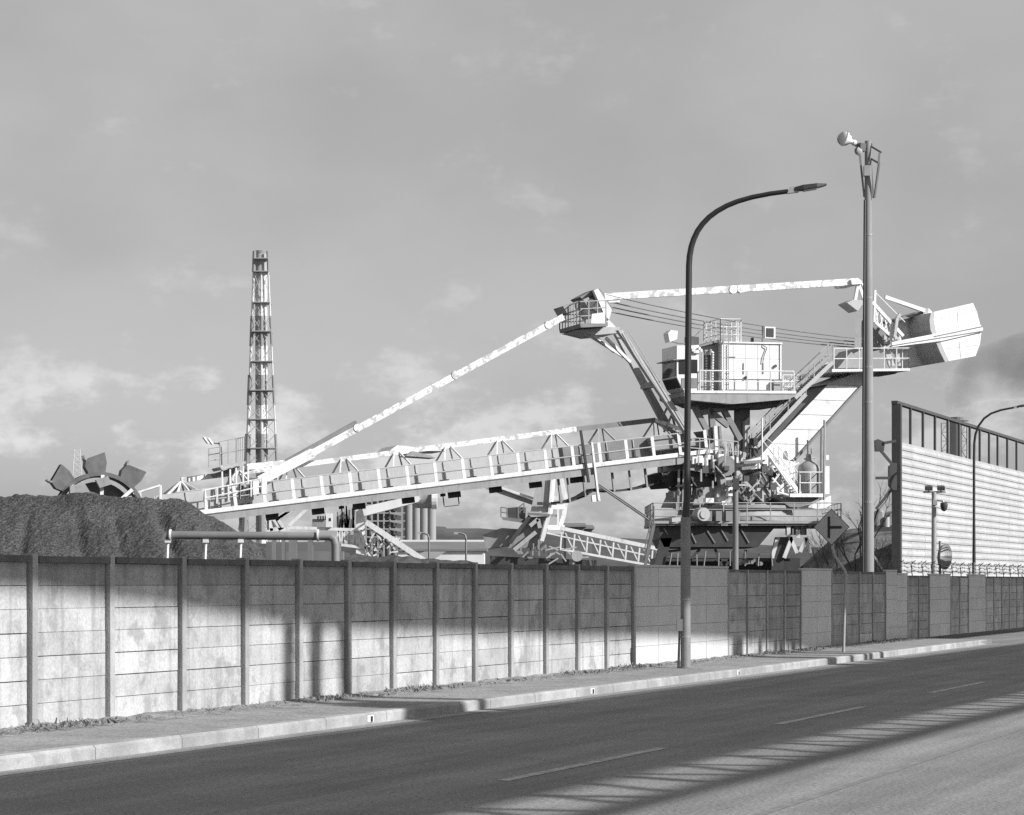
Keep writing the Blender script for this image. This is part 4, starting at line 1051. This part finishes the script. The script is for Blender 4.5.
g = MB(); q0, q1, q2 = M(834, 369, 2.35), M(909, 368.4, 2.35), M(909, 368.4, 2.35)-v*2.4; g.rail([q0, q1, q2], 1.12, .75, .03, 1); part(g, 'tail_handrail', 'white', tp_)
part(prof([(874, 371), (900, 371), (895, 374), (878, 374)], 1.5, 2), 'tail_bracket', 'dark', tp_)
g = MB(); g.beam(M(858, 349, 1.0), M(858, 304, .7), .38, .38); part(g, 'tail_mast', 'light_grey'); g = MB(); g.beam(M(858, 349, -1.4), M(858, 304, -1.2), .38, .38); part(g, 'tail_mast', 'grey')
part(prof([(853, 349.5), (868, 346), (868, 368), (838, 368)], .9, 1.8), 'mast_pedestal', 'grey')
part(prof([(847, 302.5), (854, 299.5), (871, 301), (862, 305), (858, 311)], 1.2, 1.2), 'mast_platform', 'light_grey')
g = MB(); prof([(851, 279.5), (858, 278), (862, 281), (862, 284), (852, 284.5)], 1.2, 2.2, g); part(g, 'mast_head', 'white')
for a, b in (((858, 283), (855, 300)), ((858, 283), (864, 300)), ((862, 283), (872, 304))):
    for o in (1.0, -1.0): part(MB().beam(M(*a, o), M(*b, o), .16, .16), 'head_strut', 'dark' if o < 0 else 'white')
g = MB()
for o in (1.3, -1.0):
    g.beam(M(872, 302, o), M(903, 336, o), .14, .18); g.beam(M(875, 322, o), M(900, 344, o), .12, .16); g.beam(M(875, 290, o), M(874, 322, o), .12, .12); g.beam(M(874, 291, o), M(905, 322, o), .04, .04)
    for k in range(6): a = 875+4.6*k; g.beam(M(a, 305+5*k, o), M(a+3, 324+3.4*k, o), .06, .06); g.beam(M(a+4, 309+5*k, o), M(a, 323+3.4*k, o), .05, .05)
build_each(g, 'tail_brace', 'white', mach)
g = MB(); g.beam(M(885, 297, .4), M(926, 311, .4), .14, .2); g.beam(M(885, 297, -1.4), M(926, 312, -1.4), .14, .2); g.beam(M(926, 311, .5), M(929, 314, -1), .3, .3); part(g, 'weight_hanger', 'white')
g = MB()
for a, b in (((893, 346), (897, 318)), ((897, 318), (900, 314)), ((888, 350), (893, 366)), ((896, 340), (899, 366)), ((880, 352), (900, 340)), ((884, 346), (890, 366))): g.beam(M(*a, 1.5), M(*b, 1.5), .16, .16)
for i in range(10): c = M(884+random.uniform(0, 16), 335+random.uniform(0, 28), 1.4+random.uniform(-.4, .6)); g.box(c, u*random.uniform(.05, .16), v*.12, UP*random.uniform(.05, .18))
part(g, 'tail_machinery', 'light_grey')
part(prof([(872, 322), (876, 316), (893, 335), (894, 344), (880, 350), (872, 346)], .6, 1.6), 'winch_frame', 'mid')
CWO, CWW = 2.0, 4.4
cw = part(prof([(934.5, 312), (973, 303), (977, 312), (980.5, 326), (981.5, 331), (980, 344), (975.5, 356), (949, 361), (944.5, 352), (941, 343), (935.5, 330), (933.5, 320)], CWO, CWW), 'counterweight', 'white_clean')
part(prof([(931, 312.8), (934.3, 312), (933.3, 320), (935.3, 330), (940.8, 343), (944.3, 352), (948.8, 361), (945, 361.8), (940, 352), (936, 342), (930.5, 330), (929.5, 320)], CWO+.002, CWW), 'weight_rim', 'light_grey', cw)
part(prof([(898, 319), (930, 313), (929, 331), (935, 343.5), (941, 353), (944.5, 362), (912, 366.5), (909, 352), (900, 343)], -.6, CWW-2.6), 'weight_end', 'white', cw)
g = MB(); prof([(892, 342), (981, 325), (983, 328), (983, 331.5), (941, 341), (892, 347)], CWO+.12, .1, g); part(g, 'weight_band', 'white_clean', cw)
g = MB(); g.beam(M(892, 345.5, CWO+.13), M(983, 331, CWO+.13), .04, .05); g.beam(M(934, 336.5, CWO+.13), M(983, 326.3, CWO+.13), .04, .05); part(g, 'band_edge', 'mid', cw)
g = MB(); prof([(896, 319), (929, 309), (930, 312), (898, 321)], 0.0, 2.0, g); part(g, 'weight_top_beam', 'mid', cw)
g = MB()
for a, b in (((938, 319), (977.5, 310)), ((944, 349), (978.5, 345)), ((957, 307), (958.5, 328)), ((959, 340), (961, 358.5))): g.beam(M(*a, CWO+.004), M(*b, CWO+.004), .02, .02)
part(g, 'plate_seam', 'light_grey', cw)
g = MB()
for k in range(3): x = 919+7*k; g.beam(M(x, 345, -.55), M(x+5, 363-k, -.55), .04, .05)
build_each(g, 'weight_rib', 'dark', cw)

# ================================================================ PIPES BEHIND THE WALL
Yq = 46
def Q(px, py, dy=0): return P(px, py, Yq+dy)
pp = empty('overhead_pipe', Vector((Q(170, 600).x, Yq, -.05)), 'horizontal grey pipe on short supports above the left wall', 'pipe')
r_ = 4.2*Yq/F
MB().tube([Q(163, 540), Q(166, 536), Q(173, 535), Q(330, 536.5), Q(334, 539), Q(335.5, 545), Q(335.5, 600)], r_, 14).build('pipe', 'mid', pp, smooth=True)
for x in (170.5, 318): MB().disc(Q(x, 535.3), (1, 0, 0), r_*1.45, .03, 20).build('flange', 'white', pp)
for x0, x1 in ((168, 168), (206, 206), (241, 241)):
    g = MB(); g.tube([Q(x0, 536), Q(x1-1, 560), Q(x1-1, 620)], .03, 6); g.box(Q(x0, 541), Vector((.05, 0, 0)), Vector((0, .06, 0)), Vector((0, 0, .03))); g.build('support', 'white', pp)
for x0, x1 in ((289, 297), (272, 276), (282, 285), (308, 313)):
    g = MB(); g.abox(Q(x0, 0).x, Q(x1, 0).x, Yq-.06, Yq+.06, -.05, Q(0, 540).z); g.build('bracket_plate', 'mid', pp)
MB().tube([Q(297, 534), Q(293, 556), Q(293, 600)], .03, 6).build('bracket_plate', 'dark', pp)
MB().abox(Q(282, 0).x, Q(341, 0).x, Yq+.6, Yq+.9, -.05, Q(0, 551).z).build('duct_base', 'mid', pp)
g = MB(); g.prism([Q(266, 542, 2), Q(334, 542, 2), Q(334, 640, 2), Q(266, 640, 2)], (0, 2.0, 0))
tag(g.build('plant_shed', 'far_dark', origin=Q(290, 600, 2)), 'low dull shed wall behind the grey pipe', 'shed')

# ================================================================ SMALL WHITE STACKER (behind the boom)
YL_ = 190
def S(px, py, dy=0): return P(px, py, YL_+dy)
def sprof(pts, dy, th, g=None): g = g or MB(); return g.prism([S(a, b, dy) for a, b in pts], Vector((0, th, 0)))
st = empty('stacker', Vector((S(358, 0).x, YL_, -.05)), 'small white stacker with raised tubular arm seen under the long boom', 'stacker')
sprof([(356, 503), (364, 505), (367, 640), (356, 640)], 0, 1.0).build('tower', 'white_clean', st)
sprof([(362, 507), (418, 494.5), (420, 499), (418, 502), (364, 516)], -.6, 1.2).build('arm', 'white_clean', st)
MB().tube([S(414, 498, .5), S(436, 498.5, .5)], .75, 20).build('arm_drum', 'grey', st, smooth=True); MB().tube([S(432, 498.5, .3), S(437, 498.5, .3)], .8, 20).build('drum_cap', 'white_clean', st)
g = MB()
for o in (0, 1.2): g.beam(S(366, 522, o-.8), S(425, 561, o-.8), .35, .4)
for k in range(14): a = S(366, 522, -.6).lerp(S(425, 561, -.6), k/13); g.beam(a, a+Vector((0, 1.2, 0)), .1, .1)
g.build('feed_conveyor', 'white', st); sprof([(368, 525), (422, 561), (418, 562), (370, 530)], .2, .8).build('feed_belt', 'mid', st)
g = MB()
for o in (0, 2.0):
    g.beam(S(287, 527.5, o), S(360, 530, o), .22, .22); g.beam(S(335, 544, o), S(366, 548, o), .2, .2)
    xs = [336, 341, 346, 352, 358, 364]
    for a, b in zip(xs, xs[1:]): g.beam(S(a, 544+(a-335)*.13, o), S((a+b)/2, 529.5, o), .12, .12); g.beam(S((a+b)/2, 529.5, o), S(b, 544+(b-335)*.13, o), .12, .12)
g.build('lattice_girder', 'white', st)
for o in (0, 2): MB().beam(S(360, 531, o), S(369, 556, o), .2, .2).build('strut', 'white', st)
g = MB()
for a, b in (((268, 515), (272, 531)), ((272, 516), (281, 530)), ((277, 519), (283, 529)), ((267, 530), (290, 529)), ((277, 519), (292, 509)), ((289, 526), (309, 507)), ((276, 520), (300, 505))): g.beam(S(*a), S(*b), .25, .25)
g.build('tail_frame', 'white', st); sprof([(268, 514), (275, 514), (277, 526), (268, 528)], .3, 1).build('tail_box', 'white', st)
sprof([(326, 513), (332, 513.5), (332, 527), (326, 527)], -.5, .6).build('service_cabin', 'white_clean', st)
g = MB(); sprof([(329, 518), (331, 518), (331, 521), (329, 521)], -.53, .05, g); g.build('cabin_door', 'black', st)
sprof([(312, 519), (326, 519), (326, 527), (312, 527)], 1, .6).build('machine_box', 'grey', st)
g = MB()
for k in range(4): sprof([(317+2.6*k, 516), (318.6+2.6*k, 516), (318.6+2.6*k, 519), (317+2.6*k, 519)], .8, .3, g)
build_each(g, 'vent_row', 'dark', st)
g = MB()
for i in range(26): a = S(366+random.uniform(0, 26), 548+random.uniform(-10, 5), random.uniform(-.5, 2)); g.beam(a, a+Vector((random.uniform(-.8, .8), 0, random.uniform(-.9, .9))), random.uniform(.08, .3), .12)
build_each(g, 'drive_machinery', 'white', st)
g = MB()
for i in range(24): x = 337+random.uniform(0, 17); a = S(x, 528, 1); g.beam(a, S(x+random.uniform(-2, 2), 503+random.uniform(0, 18), 1), .12, .12)
g.build('stair_tower', 'light_grey', st)

# ================================================================ SECOND STACKER (grey tower with sloping conveyor)
YT = 230
def T(px, py, dy=0): return P(px, py, YT+dy)
def tprof(pts, dy, th, g=None): g = g or MB(); return g.prism([T(a, b, dy) for a, b in pts], Vector((.35*th, .9*th, 0)))
t2 = empty('stacker', Vector((T(535, 0).x, YT, -.05)), 'distant grey and white stacker tower with sloping truss conveyor', 'stacker')
tprof([(537, 480), (552, 476), (549, 512), (530, 514), (533, 500)], 0, .2).build('tower_panel', 'light_grey', t2)
tprof([(551, 476), (553.5, 476), (550, 514), (548, 514)], -.3, .6).build('tower_edge', 'white_clean', t2)
g = MB()
for a, b in (((561, 478), (566, 500)), ((566, 500), (564, 515)), ((564, 515), (560, 528))): g.beam(T(*a, 1.5), T(*b, 1.5), .35, .4)
for y in (507, 527.5): g.beam(T(547, y, 1.0), T(564, y, 1.5), .4, .4)
g.beam(T(558, 508, 1.2), T(558, 526, 1.2), .2, .2); g.beam(T(551, 498, 1), T(558, 498, 1), .4, .4)
g.build('tower_frame', 'white_clean', t2)
g = MB()
for a, b in (((537, 502), (542, 505)), ((543, 502), (549, 505)), ((551, 502), (556, 505))): tprof([(a[0], a[1]), (b[0], a[1]), (b[0], b[1]), (a[0], b[1])], -.5, .2, g)
build_each(g, 'opening', 'dark', t2)
tprof([(528, 512.5), (550, 514), (549, 516.5), (527, 515)], -.5, 2).build('collar', 'mid', t2)
tprof([(531, 517), (548, 516), (541, 543), (536, 548), (508, 548), (514, 538)], .3, .8).build('lower_body', 'grey', t2)
for (a, b, m_) in (((549, 515), (542, 541), 'white_clean'), ((530, 516), (510, 543), 'dark'), ((536, 532), (514, 550), 'light_grey'), ((538, 519), (530, 526), 'light_grey'), ((538, 519), (540, 528), 'light_grey')): MB().beam(T(*a, -.2), T(*b, -.2), .35, .35).build('brace', m_, t2)
tprof([(485, 486.5), (498, 488), (534, 501), (532, 505), (486, 489)], 1.2, 1.2).build('jib', 'grey', t2)
g = MB(); g.beam(T(499, 487, 1), T(535, 499, 1), .3, .2); g.build('jib_edge', 'white', t2)
cbn = tprof([(507, 508), (518, 507), (518, 519), (508, 519)], 0, 2).build('cabin', 'dark', t2); tprof([(501, 517), (524, 519), (520, 522.5), (503, 520)], -.2, 2.4).build('cabin_floor', 'mid', t2)
g = MB(); g.rail([T(501, 517, 0), T(507, 518, 0)], .9, .5, .05, 1); g.rail([T(518, 518, 0), T(524, 513, 0)], .9, .5, .05, 1); g.build('handrail', 'mid', t2)
tprof([(502, 528), (516, 529), (512, 545), (486, 549), (483, 535), (492, 531)], 1, 1).build('machinery_deck', 'grey', t2)
g = MB()
for o in (0, 2.2):
    g.beam(T(560, 528, o), T(660, 549, o), .3, .35); g.beam(T(547, 533, o), T(650, 556, o), .12, .12)
    for k in range(8): x = 562+k*13; g.beam(T(x, 529+k*2.6, o), T(x-1.5, 548+k*2.2, o), .16, .14); g.beam(T(x+2, 530+k*2.6, o), T(x+12, 551+k*2.4, o), .10, .1)
    g.beam(T(560, 549, o), T(665, 568, o), .2, .2)
g.build('truss_conveyor', 'white', t2)
g = MB()
for i in range(18): a = T(514+2*i+random.uniform(-1, 1), 554+random.uniform(-5, 5), random.uniform(-1, 1)); g.beam(a, a+random.choice((UP, UP, Vector((1, 0, 0)), Vector((.7, 0, .7))))*random.uniform(.3, .9), random.uniform(.1, .3), .15)
build_each(g, 'undercarriage', 'grey', t2)
tprof([(490, 556), (586, 560), (586, 590), (490, 590)], 1, 3).build('rail_base', 'dark', t2)
g = MB()
for i in range(12): a = T(545+random.uniform(0, 40), 556+random.uniform(-10, 7), -1); g.beam(a, a+Vector((random.uniform(-1.2, 1.2), 0, random.uniform(-.9, .9))), random.uniform(.08, .2), .12)
g.disc(T(577, 556, -1), (0, -1, 0), .5, .3, 14); build_each(g, 'drive_machinery', 'light_grey', t2)

# ================================================================ FAR BUILDINGS
def farbox(name, x0, x1, py, Y, dp, m, label, cat, group=None):
    a, b = P(x0, py, Y), P(x1, py, Y); g = MB(); g.abox(a.x, b.x, Y, Y+dp, -.05, a.z); return tag(g.build(name, m, origin=((a.x+b.x)/2, Y, -.05)), label, cat, group)
ys = 420
so = empty('silo_block', Vector((P(405, 0, ys).x, ys, -.05)), 'distant row of concrete silos beside a dark lattice block', 'silo')
for k in range(4):
    c = P(409+7.6*k, 494, ys+2); MB().tube([Vector((c.x, c.y, -.05)), c], .68*1.0+.02, 20).build('silo', 'far_conc', so, smooth=True)
    MB().lathe(Vector((c.x, c.y, c.z-8)), UP, [(0, .63), (8.2, .63)], 4)
g = MB()
a, b = P(366, 492, ys), P(404, 492, ys); g.abox(a.x, b.x, ys+1, ys+9, -.05, a.z); g.build('dark_block', 'far_dark', so)
g = MB()
for k in range(7): x = 366+k*6; g.beam(P(x, 590, ys), P(x, 488, ys), .25, .25)
for k in range(6): g.beam(P(364, 497+8*k, ys), P(405, 497+8*k, ys), .3, .2)
for k in range(6): g.beam(P(390, 497+8*k, ys-.2), P(402, 499+8*k, ys-.2), 1.0, .3)
g.build('lattice_front', 'far_conc', so)
MB().abox(P(403, 0, ys).x, P(434, 0, ys).x, ys+.5, ys+5, P(0, 496, ys).z, P(0, 491, ys).z).build('silo_head', 'far_conc', so)
ridge('hill', [(330, 536), (396, 531), (420, 525.5), (445, 525), (448, 527), (480, 529), (520, 532), (580, 536), (660, 540), (760, 545), (840, 548)], 700, 60, 'hill', 'low dark wooded hill on the horizon')
ridge('hill', [(-40, 575), (120, 574), (240, 573), (330, 574)], 900, 60, 'hill', 'far low ground on the left horizon')
def gable(name, x0, x1, ye, yr, Y, dp, mw, mr, label, cat):
    o = empty(name, Vector((P((x0+x1)/2, 0, Y).x, Y, -.05)), label, cat)
    a, b = P(x0, ye, Y), P(x1, ye, Y); zr = P(x0, yr, Y).z
    MB().abox(a.x, b.x, Y, Y+dp, -.05, a.z).build('wall', mw, o)
    e = .4
    MB().prism([(a.x-e, Y-e, a.z), (a.x-e, Y-e, a.z+.25), (a.x-e, Y+dp/2, zr+.2), (a.x-e, Y+dp+e, a.z+.25), (a.x-e, Y+dp+e, a.z)], (b.x-a.x+2*e, 0, 0)).build('roof', mr, o)
    return o
wh1 = gable('warehouse', 398, 484, 551, 541.5, 330, 14, 'roof_light', 'roof_dark', 'long low warehouse with dull roof and pale wall left of the distant stacker', 'warehouse')
g = MB(); g.beam(P(400, 541.2, 336.5), P(484, 541.2, 336.5), .5, .35); g.build('ridge_cap', 'roof_light', wh1)
g = MB(); g.prism([P(400, 560, 328), P(432, 560, 328), P(446, 551.5, 328), P(425, 551.5, 328)], (0, .8, 0)); g.build('wall_panel', 'far_conc', wh1)
wh2 = gable('warehouse', 566, 584, 527, 523, 420, 16, 'far_dark', 'roof_dark', 'small dull gabled shed behind the sloping truss conveyor', 'warehouse')
wh3 = gable('warehouse', 583, 592, 529, 525, 424, 16, 'far_dark', 'roof_dark', 'narrow dark shed end beside the small gabled shed', 'warehouse')
for k, px in enumerate((429, 466)):
    o = empty('yard_lamp', Vector((P(px, 0, 160).x, 160, -.05)), ('thin curved yard lamp in front of the low warehouse, left one', 'thin curved yard lamp in front of the low warehouse, right one')[k], 'lamp', 'yard lamps')
    MB().tube([P(px, 620, 160), P(px, 538, 160), P(px-1, 535, 160), P(px-4, 533.5, 160), P(px-8, 533, 160)], .07, 6).build('pole', 'mid', o); MB().beam(P(px-8, 533.2, 160), P(px-12, 533, 160), .25, .15).build('lamp_head', 'light_grey', o)

# ================================================================ CHIMNEY
YC = 900
ch = empty('chimney_stack', Vector((P(262, 0, YC).x, YC, -.05)), 'tall banded chimney inside a lattice tower on the left skyline', 'chimney')
def cxp(y): return 261.0+(y-253)*.004
bands = [(251, 272, 1), (272, 316, 0), (316, 346, 1), (346, 375, 0), (375, 405, 1), (405, 434, 0), (434, 466, 1), (466, 500, 0), (500, 535, 1), (535, 587, 0)]
def legx(k, y):
    t = (y-253)/(466-253); hw = 6.6+8.0*t; return (260.8-hw+1.0*t if False else 261-hw+.6*t, 261+hw+1.2*t, 261.2+.6*t)[k]
from_depth = {0: 0, 1: 0, 2: -3.5}
for y0, y1, dk in bands:
    m_ = 'chim_dark' if dk else 'chim'
    c0, c1 = P(cxp(y0), y0, YC+3), P(cxp(y1), y1, YC+3)
    ra = 6.3*YC/F; MB().tube([c1, c0], [ra*.98, ra], 24).build('flue', 'chim' if not dk else 'chim_mid', ch, smooth=True)
    for k in range(3):
        wd = (.62, .42, .5)[k]+(.004*max(0, y0-330) if k != 1 else 0)
        if y0 < 270 and k == 2: continue
        MB().tube([P(legx(k, y1), y1, YC+(-1 if k == 2 else 0)), P(legx(k, y0), y0, YC+(-1 if k == 2 else 0))], [wd*(1.05 if dk else .7), wd*(1.05 if dk else .7)], 8).build('tower_leg', m_, ch)
    g = MB()
    if y0 > 268:
        ym = (y0+y1)/2
        for (ka, kb) in ((0, 2), (2, 1)):
            for (p, q) in (((ka, y0), (kb, ym)), ((kb, ym), (ka, y1)), ((kb, y0), (ka, ym)), ((ka, ym), (kb, y1))): g.tube([P(legx(p[0], p[1]), p[1], YC-1), P(legx(q[0], q[1]), q[1], YC-1)], .11, 4)
        g.build('cross_bracing', 'chim_mid', ch)
for y in (258, 271, 302, 331, 361, 390, 419, 448, 478, 508):
    x0, x1 = legx(0, y), legx(1, y); g = MB(); a, b = P(x0, y, YC-2.2), P(x1, y, YC-2.2); g.abox(a.x, b.x, YC-2.2, YC+6, a.z-.14, a.z+.14); g.build('gallery', 'chim_mid', ch)
MB().tube([P(cxp(253)+.0, 254, YC+3), P(cxp(252), 251, YC+3)], 6.4*YC/F, 24).build('rim', 'chim_dark', ch)
# faint pylon
YPn = 2200
py_ = empty('transmission_tower', Vector((P(77, 0, YPn).x, YPn, -.05)), 'faint far lattice pylon above the bucket wheel', 'pylon')
g = MB()
for (x0, x1) in ((74.5, 71), (80, 83)): g.tube([P(x0, 449, YPn), P(x1, 500, YPn), P(x1+(x1-77)*.6, 580, YPn)], .25, 4)
for k in range(8):
    y = 450+k*6; a, b = 74.5-.45*k, 80+.42*k; g.tube([P(a, y, YPn), P(b+.3, y+6, YPn)], .16, 3); g.tube([P(b, y, YPn), P(a-.3, y+6, YPn)], .16, 3)
for y in (451, 456, 461): g.tube([P(71, y, YPn), P(84, y, YPn)], .18, 4)
g.build('lattice', 'chim', py_)

# ================================================================ RIGHT: far chimney and smoke, mound, trees
YS = 500
fc = empty('power_station_stack', Vector((P(960, 0, YS).x, YS, -.05)), 'wide distant chimney top rising behind the slatted screen', 'chimney')
MB().tube([P(959, 640, YS), P(958.5, 421, YS)], [2.0, 1.75], 20).build('flue', 'far_conc', fc, smooth=True)
MB().tube([P(958.5, 421, YS), P(958.5, 417.5, YS)], [2.05, 2.05], 20).build('rim', 'chim_dark', fc)
for (x0, x1) in ((941.5, 947.5), (961.5, 967)):
    g = MB(); y0 = 423
    for x in (x0, x1): g.tube([P(x, 640, YS-8), P(x, y0, YS-8)], .13, 4)
    for k in range(22): a, b = (x0, x1) if k % 2 else (x1, x0); g.tube([P(a, y0+k*9, YS-8), P(b, y0+k*9+9, YS-8)], .1, 3); g.tube([P(x0, y0+k*9, YS-8), P(x1, y0+k*9, YS-8)], .08, 3)
    g.build('lattice_tower', 'chim_dark', fc)

def mound(name, pts, Y, dp, m, label):
    o = ridge(name, pts, Y, dp, m, label); return o
mound('coal_mound', [(800, 566), (824, 545), (836, 534), (850, 530.5), (861, 527), (875, 532), (893, 532), (935, 534), (990, 545), (1010, 566)], 150, 9, 'mound', 'dark overgrown mound behind the tall pole')
mc = empty('storage_tank', Vector((P(882, 0, 175).x, 175, -.05)), 'pale weathered hopper standing on the mound right of the tall pole', 'tank')
def K(px, py): return P(px, py, 175)
MB().prism([K(874, 527), (K(876, 515)), K(879, 509), K(884, 510), K(886, 527)], (0, 2, 0)).build('hopper', 'grey', mc, bevel=.15)
MB().tube([K(886.5, 540), K(886.5, 517)], .22, 12).build('pipe', 'light_grey', mc, smooth=True)
MB().prism([K(888, 527), K(888, 513), K(893, 510), (K(897, 512)), K(897, 527)], (0, 2, 0)).build('hopper', 'grey', mc, bevel=.15)
MB().abox(K(872, 0).x, K(899, 0).x, 174.6, 178, -.05, K(0, 527).z).build('plinth', 'dark', mc)
def bare_tree(base, h, label, seed, spread=.45, n=5):
    rnd = random.Random(seed); o = empty('bare_tree', base, label, 'tree', 'bare trees on the mound')
    g = MB(); tr = MB()
    def grow(p, d, ln, r, dep, tgt):
        q = p+d*ln; tgt.tube([p, p.lerp(q, .5)+Vector((rnd.uniform(-1, 1), 0, 0))*ln*.05, q], [r, r*.85, r*.65], 5, False)
        if dep == 0: return
        for _ in range(rnd.choice((2, 3, 3))):
            e = (d+Vector((rnd.uniform(-1, 1), rnd.uniform(-1, 1), rnd.uniform(-.2, .7)))*spread*1.3).normalized(); grow(q if rnd.random() < .6 else p.lerp(q, rnd.uniform(.5, .95)), e, ln*rnd.uniform(.55, .8), r*.6, dep-1, g)
    grow(Vector(base), Vector((rnd.uniform(-.12, .12), 0, 1)).normalized(), h*.33, h*.013, 5, tr)
    tr.build('trunk', 'bark', o); g.build('crown', 'bark', o)
for k, (px, h, Y, lb) in enumerate(((850, 6.4, 122, 'bare leaning tree just left of the tall pole'), (838, 4.8, 126, 'bare bushy tree directly behind the road sign'), (857, 7.6, 128, 'tallest bare tree against the left edge of the tall pole'), (882, 4.6, 124, 'bare shrubby tree between tall pole and screen'), (893, 4.2, 121, 'small bare tree beside the screen edge'), (826, 3.8, 123, 'low bare tree left of the road sign post'))):
    bare_tree(Vector((P(px, 0, Y).x, Y, -.05)), h, lb, 20+k)
MB_ = MB()
sp = empty('leaning_stake', Vector((P(884, 0, 80).x, 80, 1.2)), 'pale leaning stake behind the wall right of the tall pole', 'stake')
MB().beam(P(874, 556, 80), P(886, 575, 80), .07, .05).build('stake', 'galv', sp)

# smoke drifting from the far chimney
def volume(name, m_name, density, v_):
    m = bpy.data.materials.new(m_name); m.use_nodes = True; t = m.node_tree; t.nodes.clear()
    o = t.nodes.new('ShaderNodeOutputMaterial'); pv = t.nodes.new('ShaderNodeVolumePrincipled'); pv.inputs['Color'].default_value = (v_, v_, v_, 1)
    geo = t.nodes.new('ShaderNodeNewGeometry'); n = t.nodes.new('ShaderNodeTexNoise'); n.inputs['Scale'].default_value = .12; n.inputs['Detail'].default_value = 4
    t.links.new(geo.outputs['Position'], n.inputs['Vector'])
    r = t.nodes.new('ShaderNodeMapRange'); r.inputs[1].default_value = .36; r.inputs[2].default_value = .66; r.inputs[3].default_value = 0.15*density; r.inputs[4].default_value = density; t.links.new(n.outputs[0], r.inputs[0])
    t.links.new(r.outputs[0], pv.inputs['Density']); t.links.new(pv.outputs[0], o.inputs['Volume']); M_[name] = m
volume('smoke', 'smoke', .085, .30)
g = MB(); g.tube([P(958.5, 417, YS), P(956, 408, YS), P(958, 397, YS+1), P(966, 385, YS+3), P(978, 377, YS+5), P(996, 371, YS+8), P(1020, 366, YS+12), P(1060, 360, YS+18)], [1.4, 2.0, 3.0, 4.0, 5.0, 5.8, 6.6, 7.6], 20)
sm = g.build('smoke_plume', 'smoke', smooth=True); structure(sm, 'dark smoke drifting right from the far chimney', 'stuff')
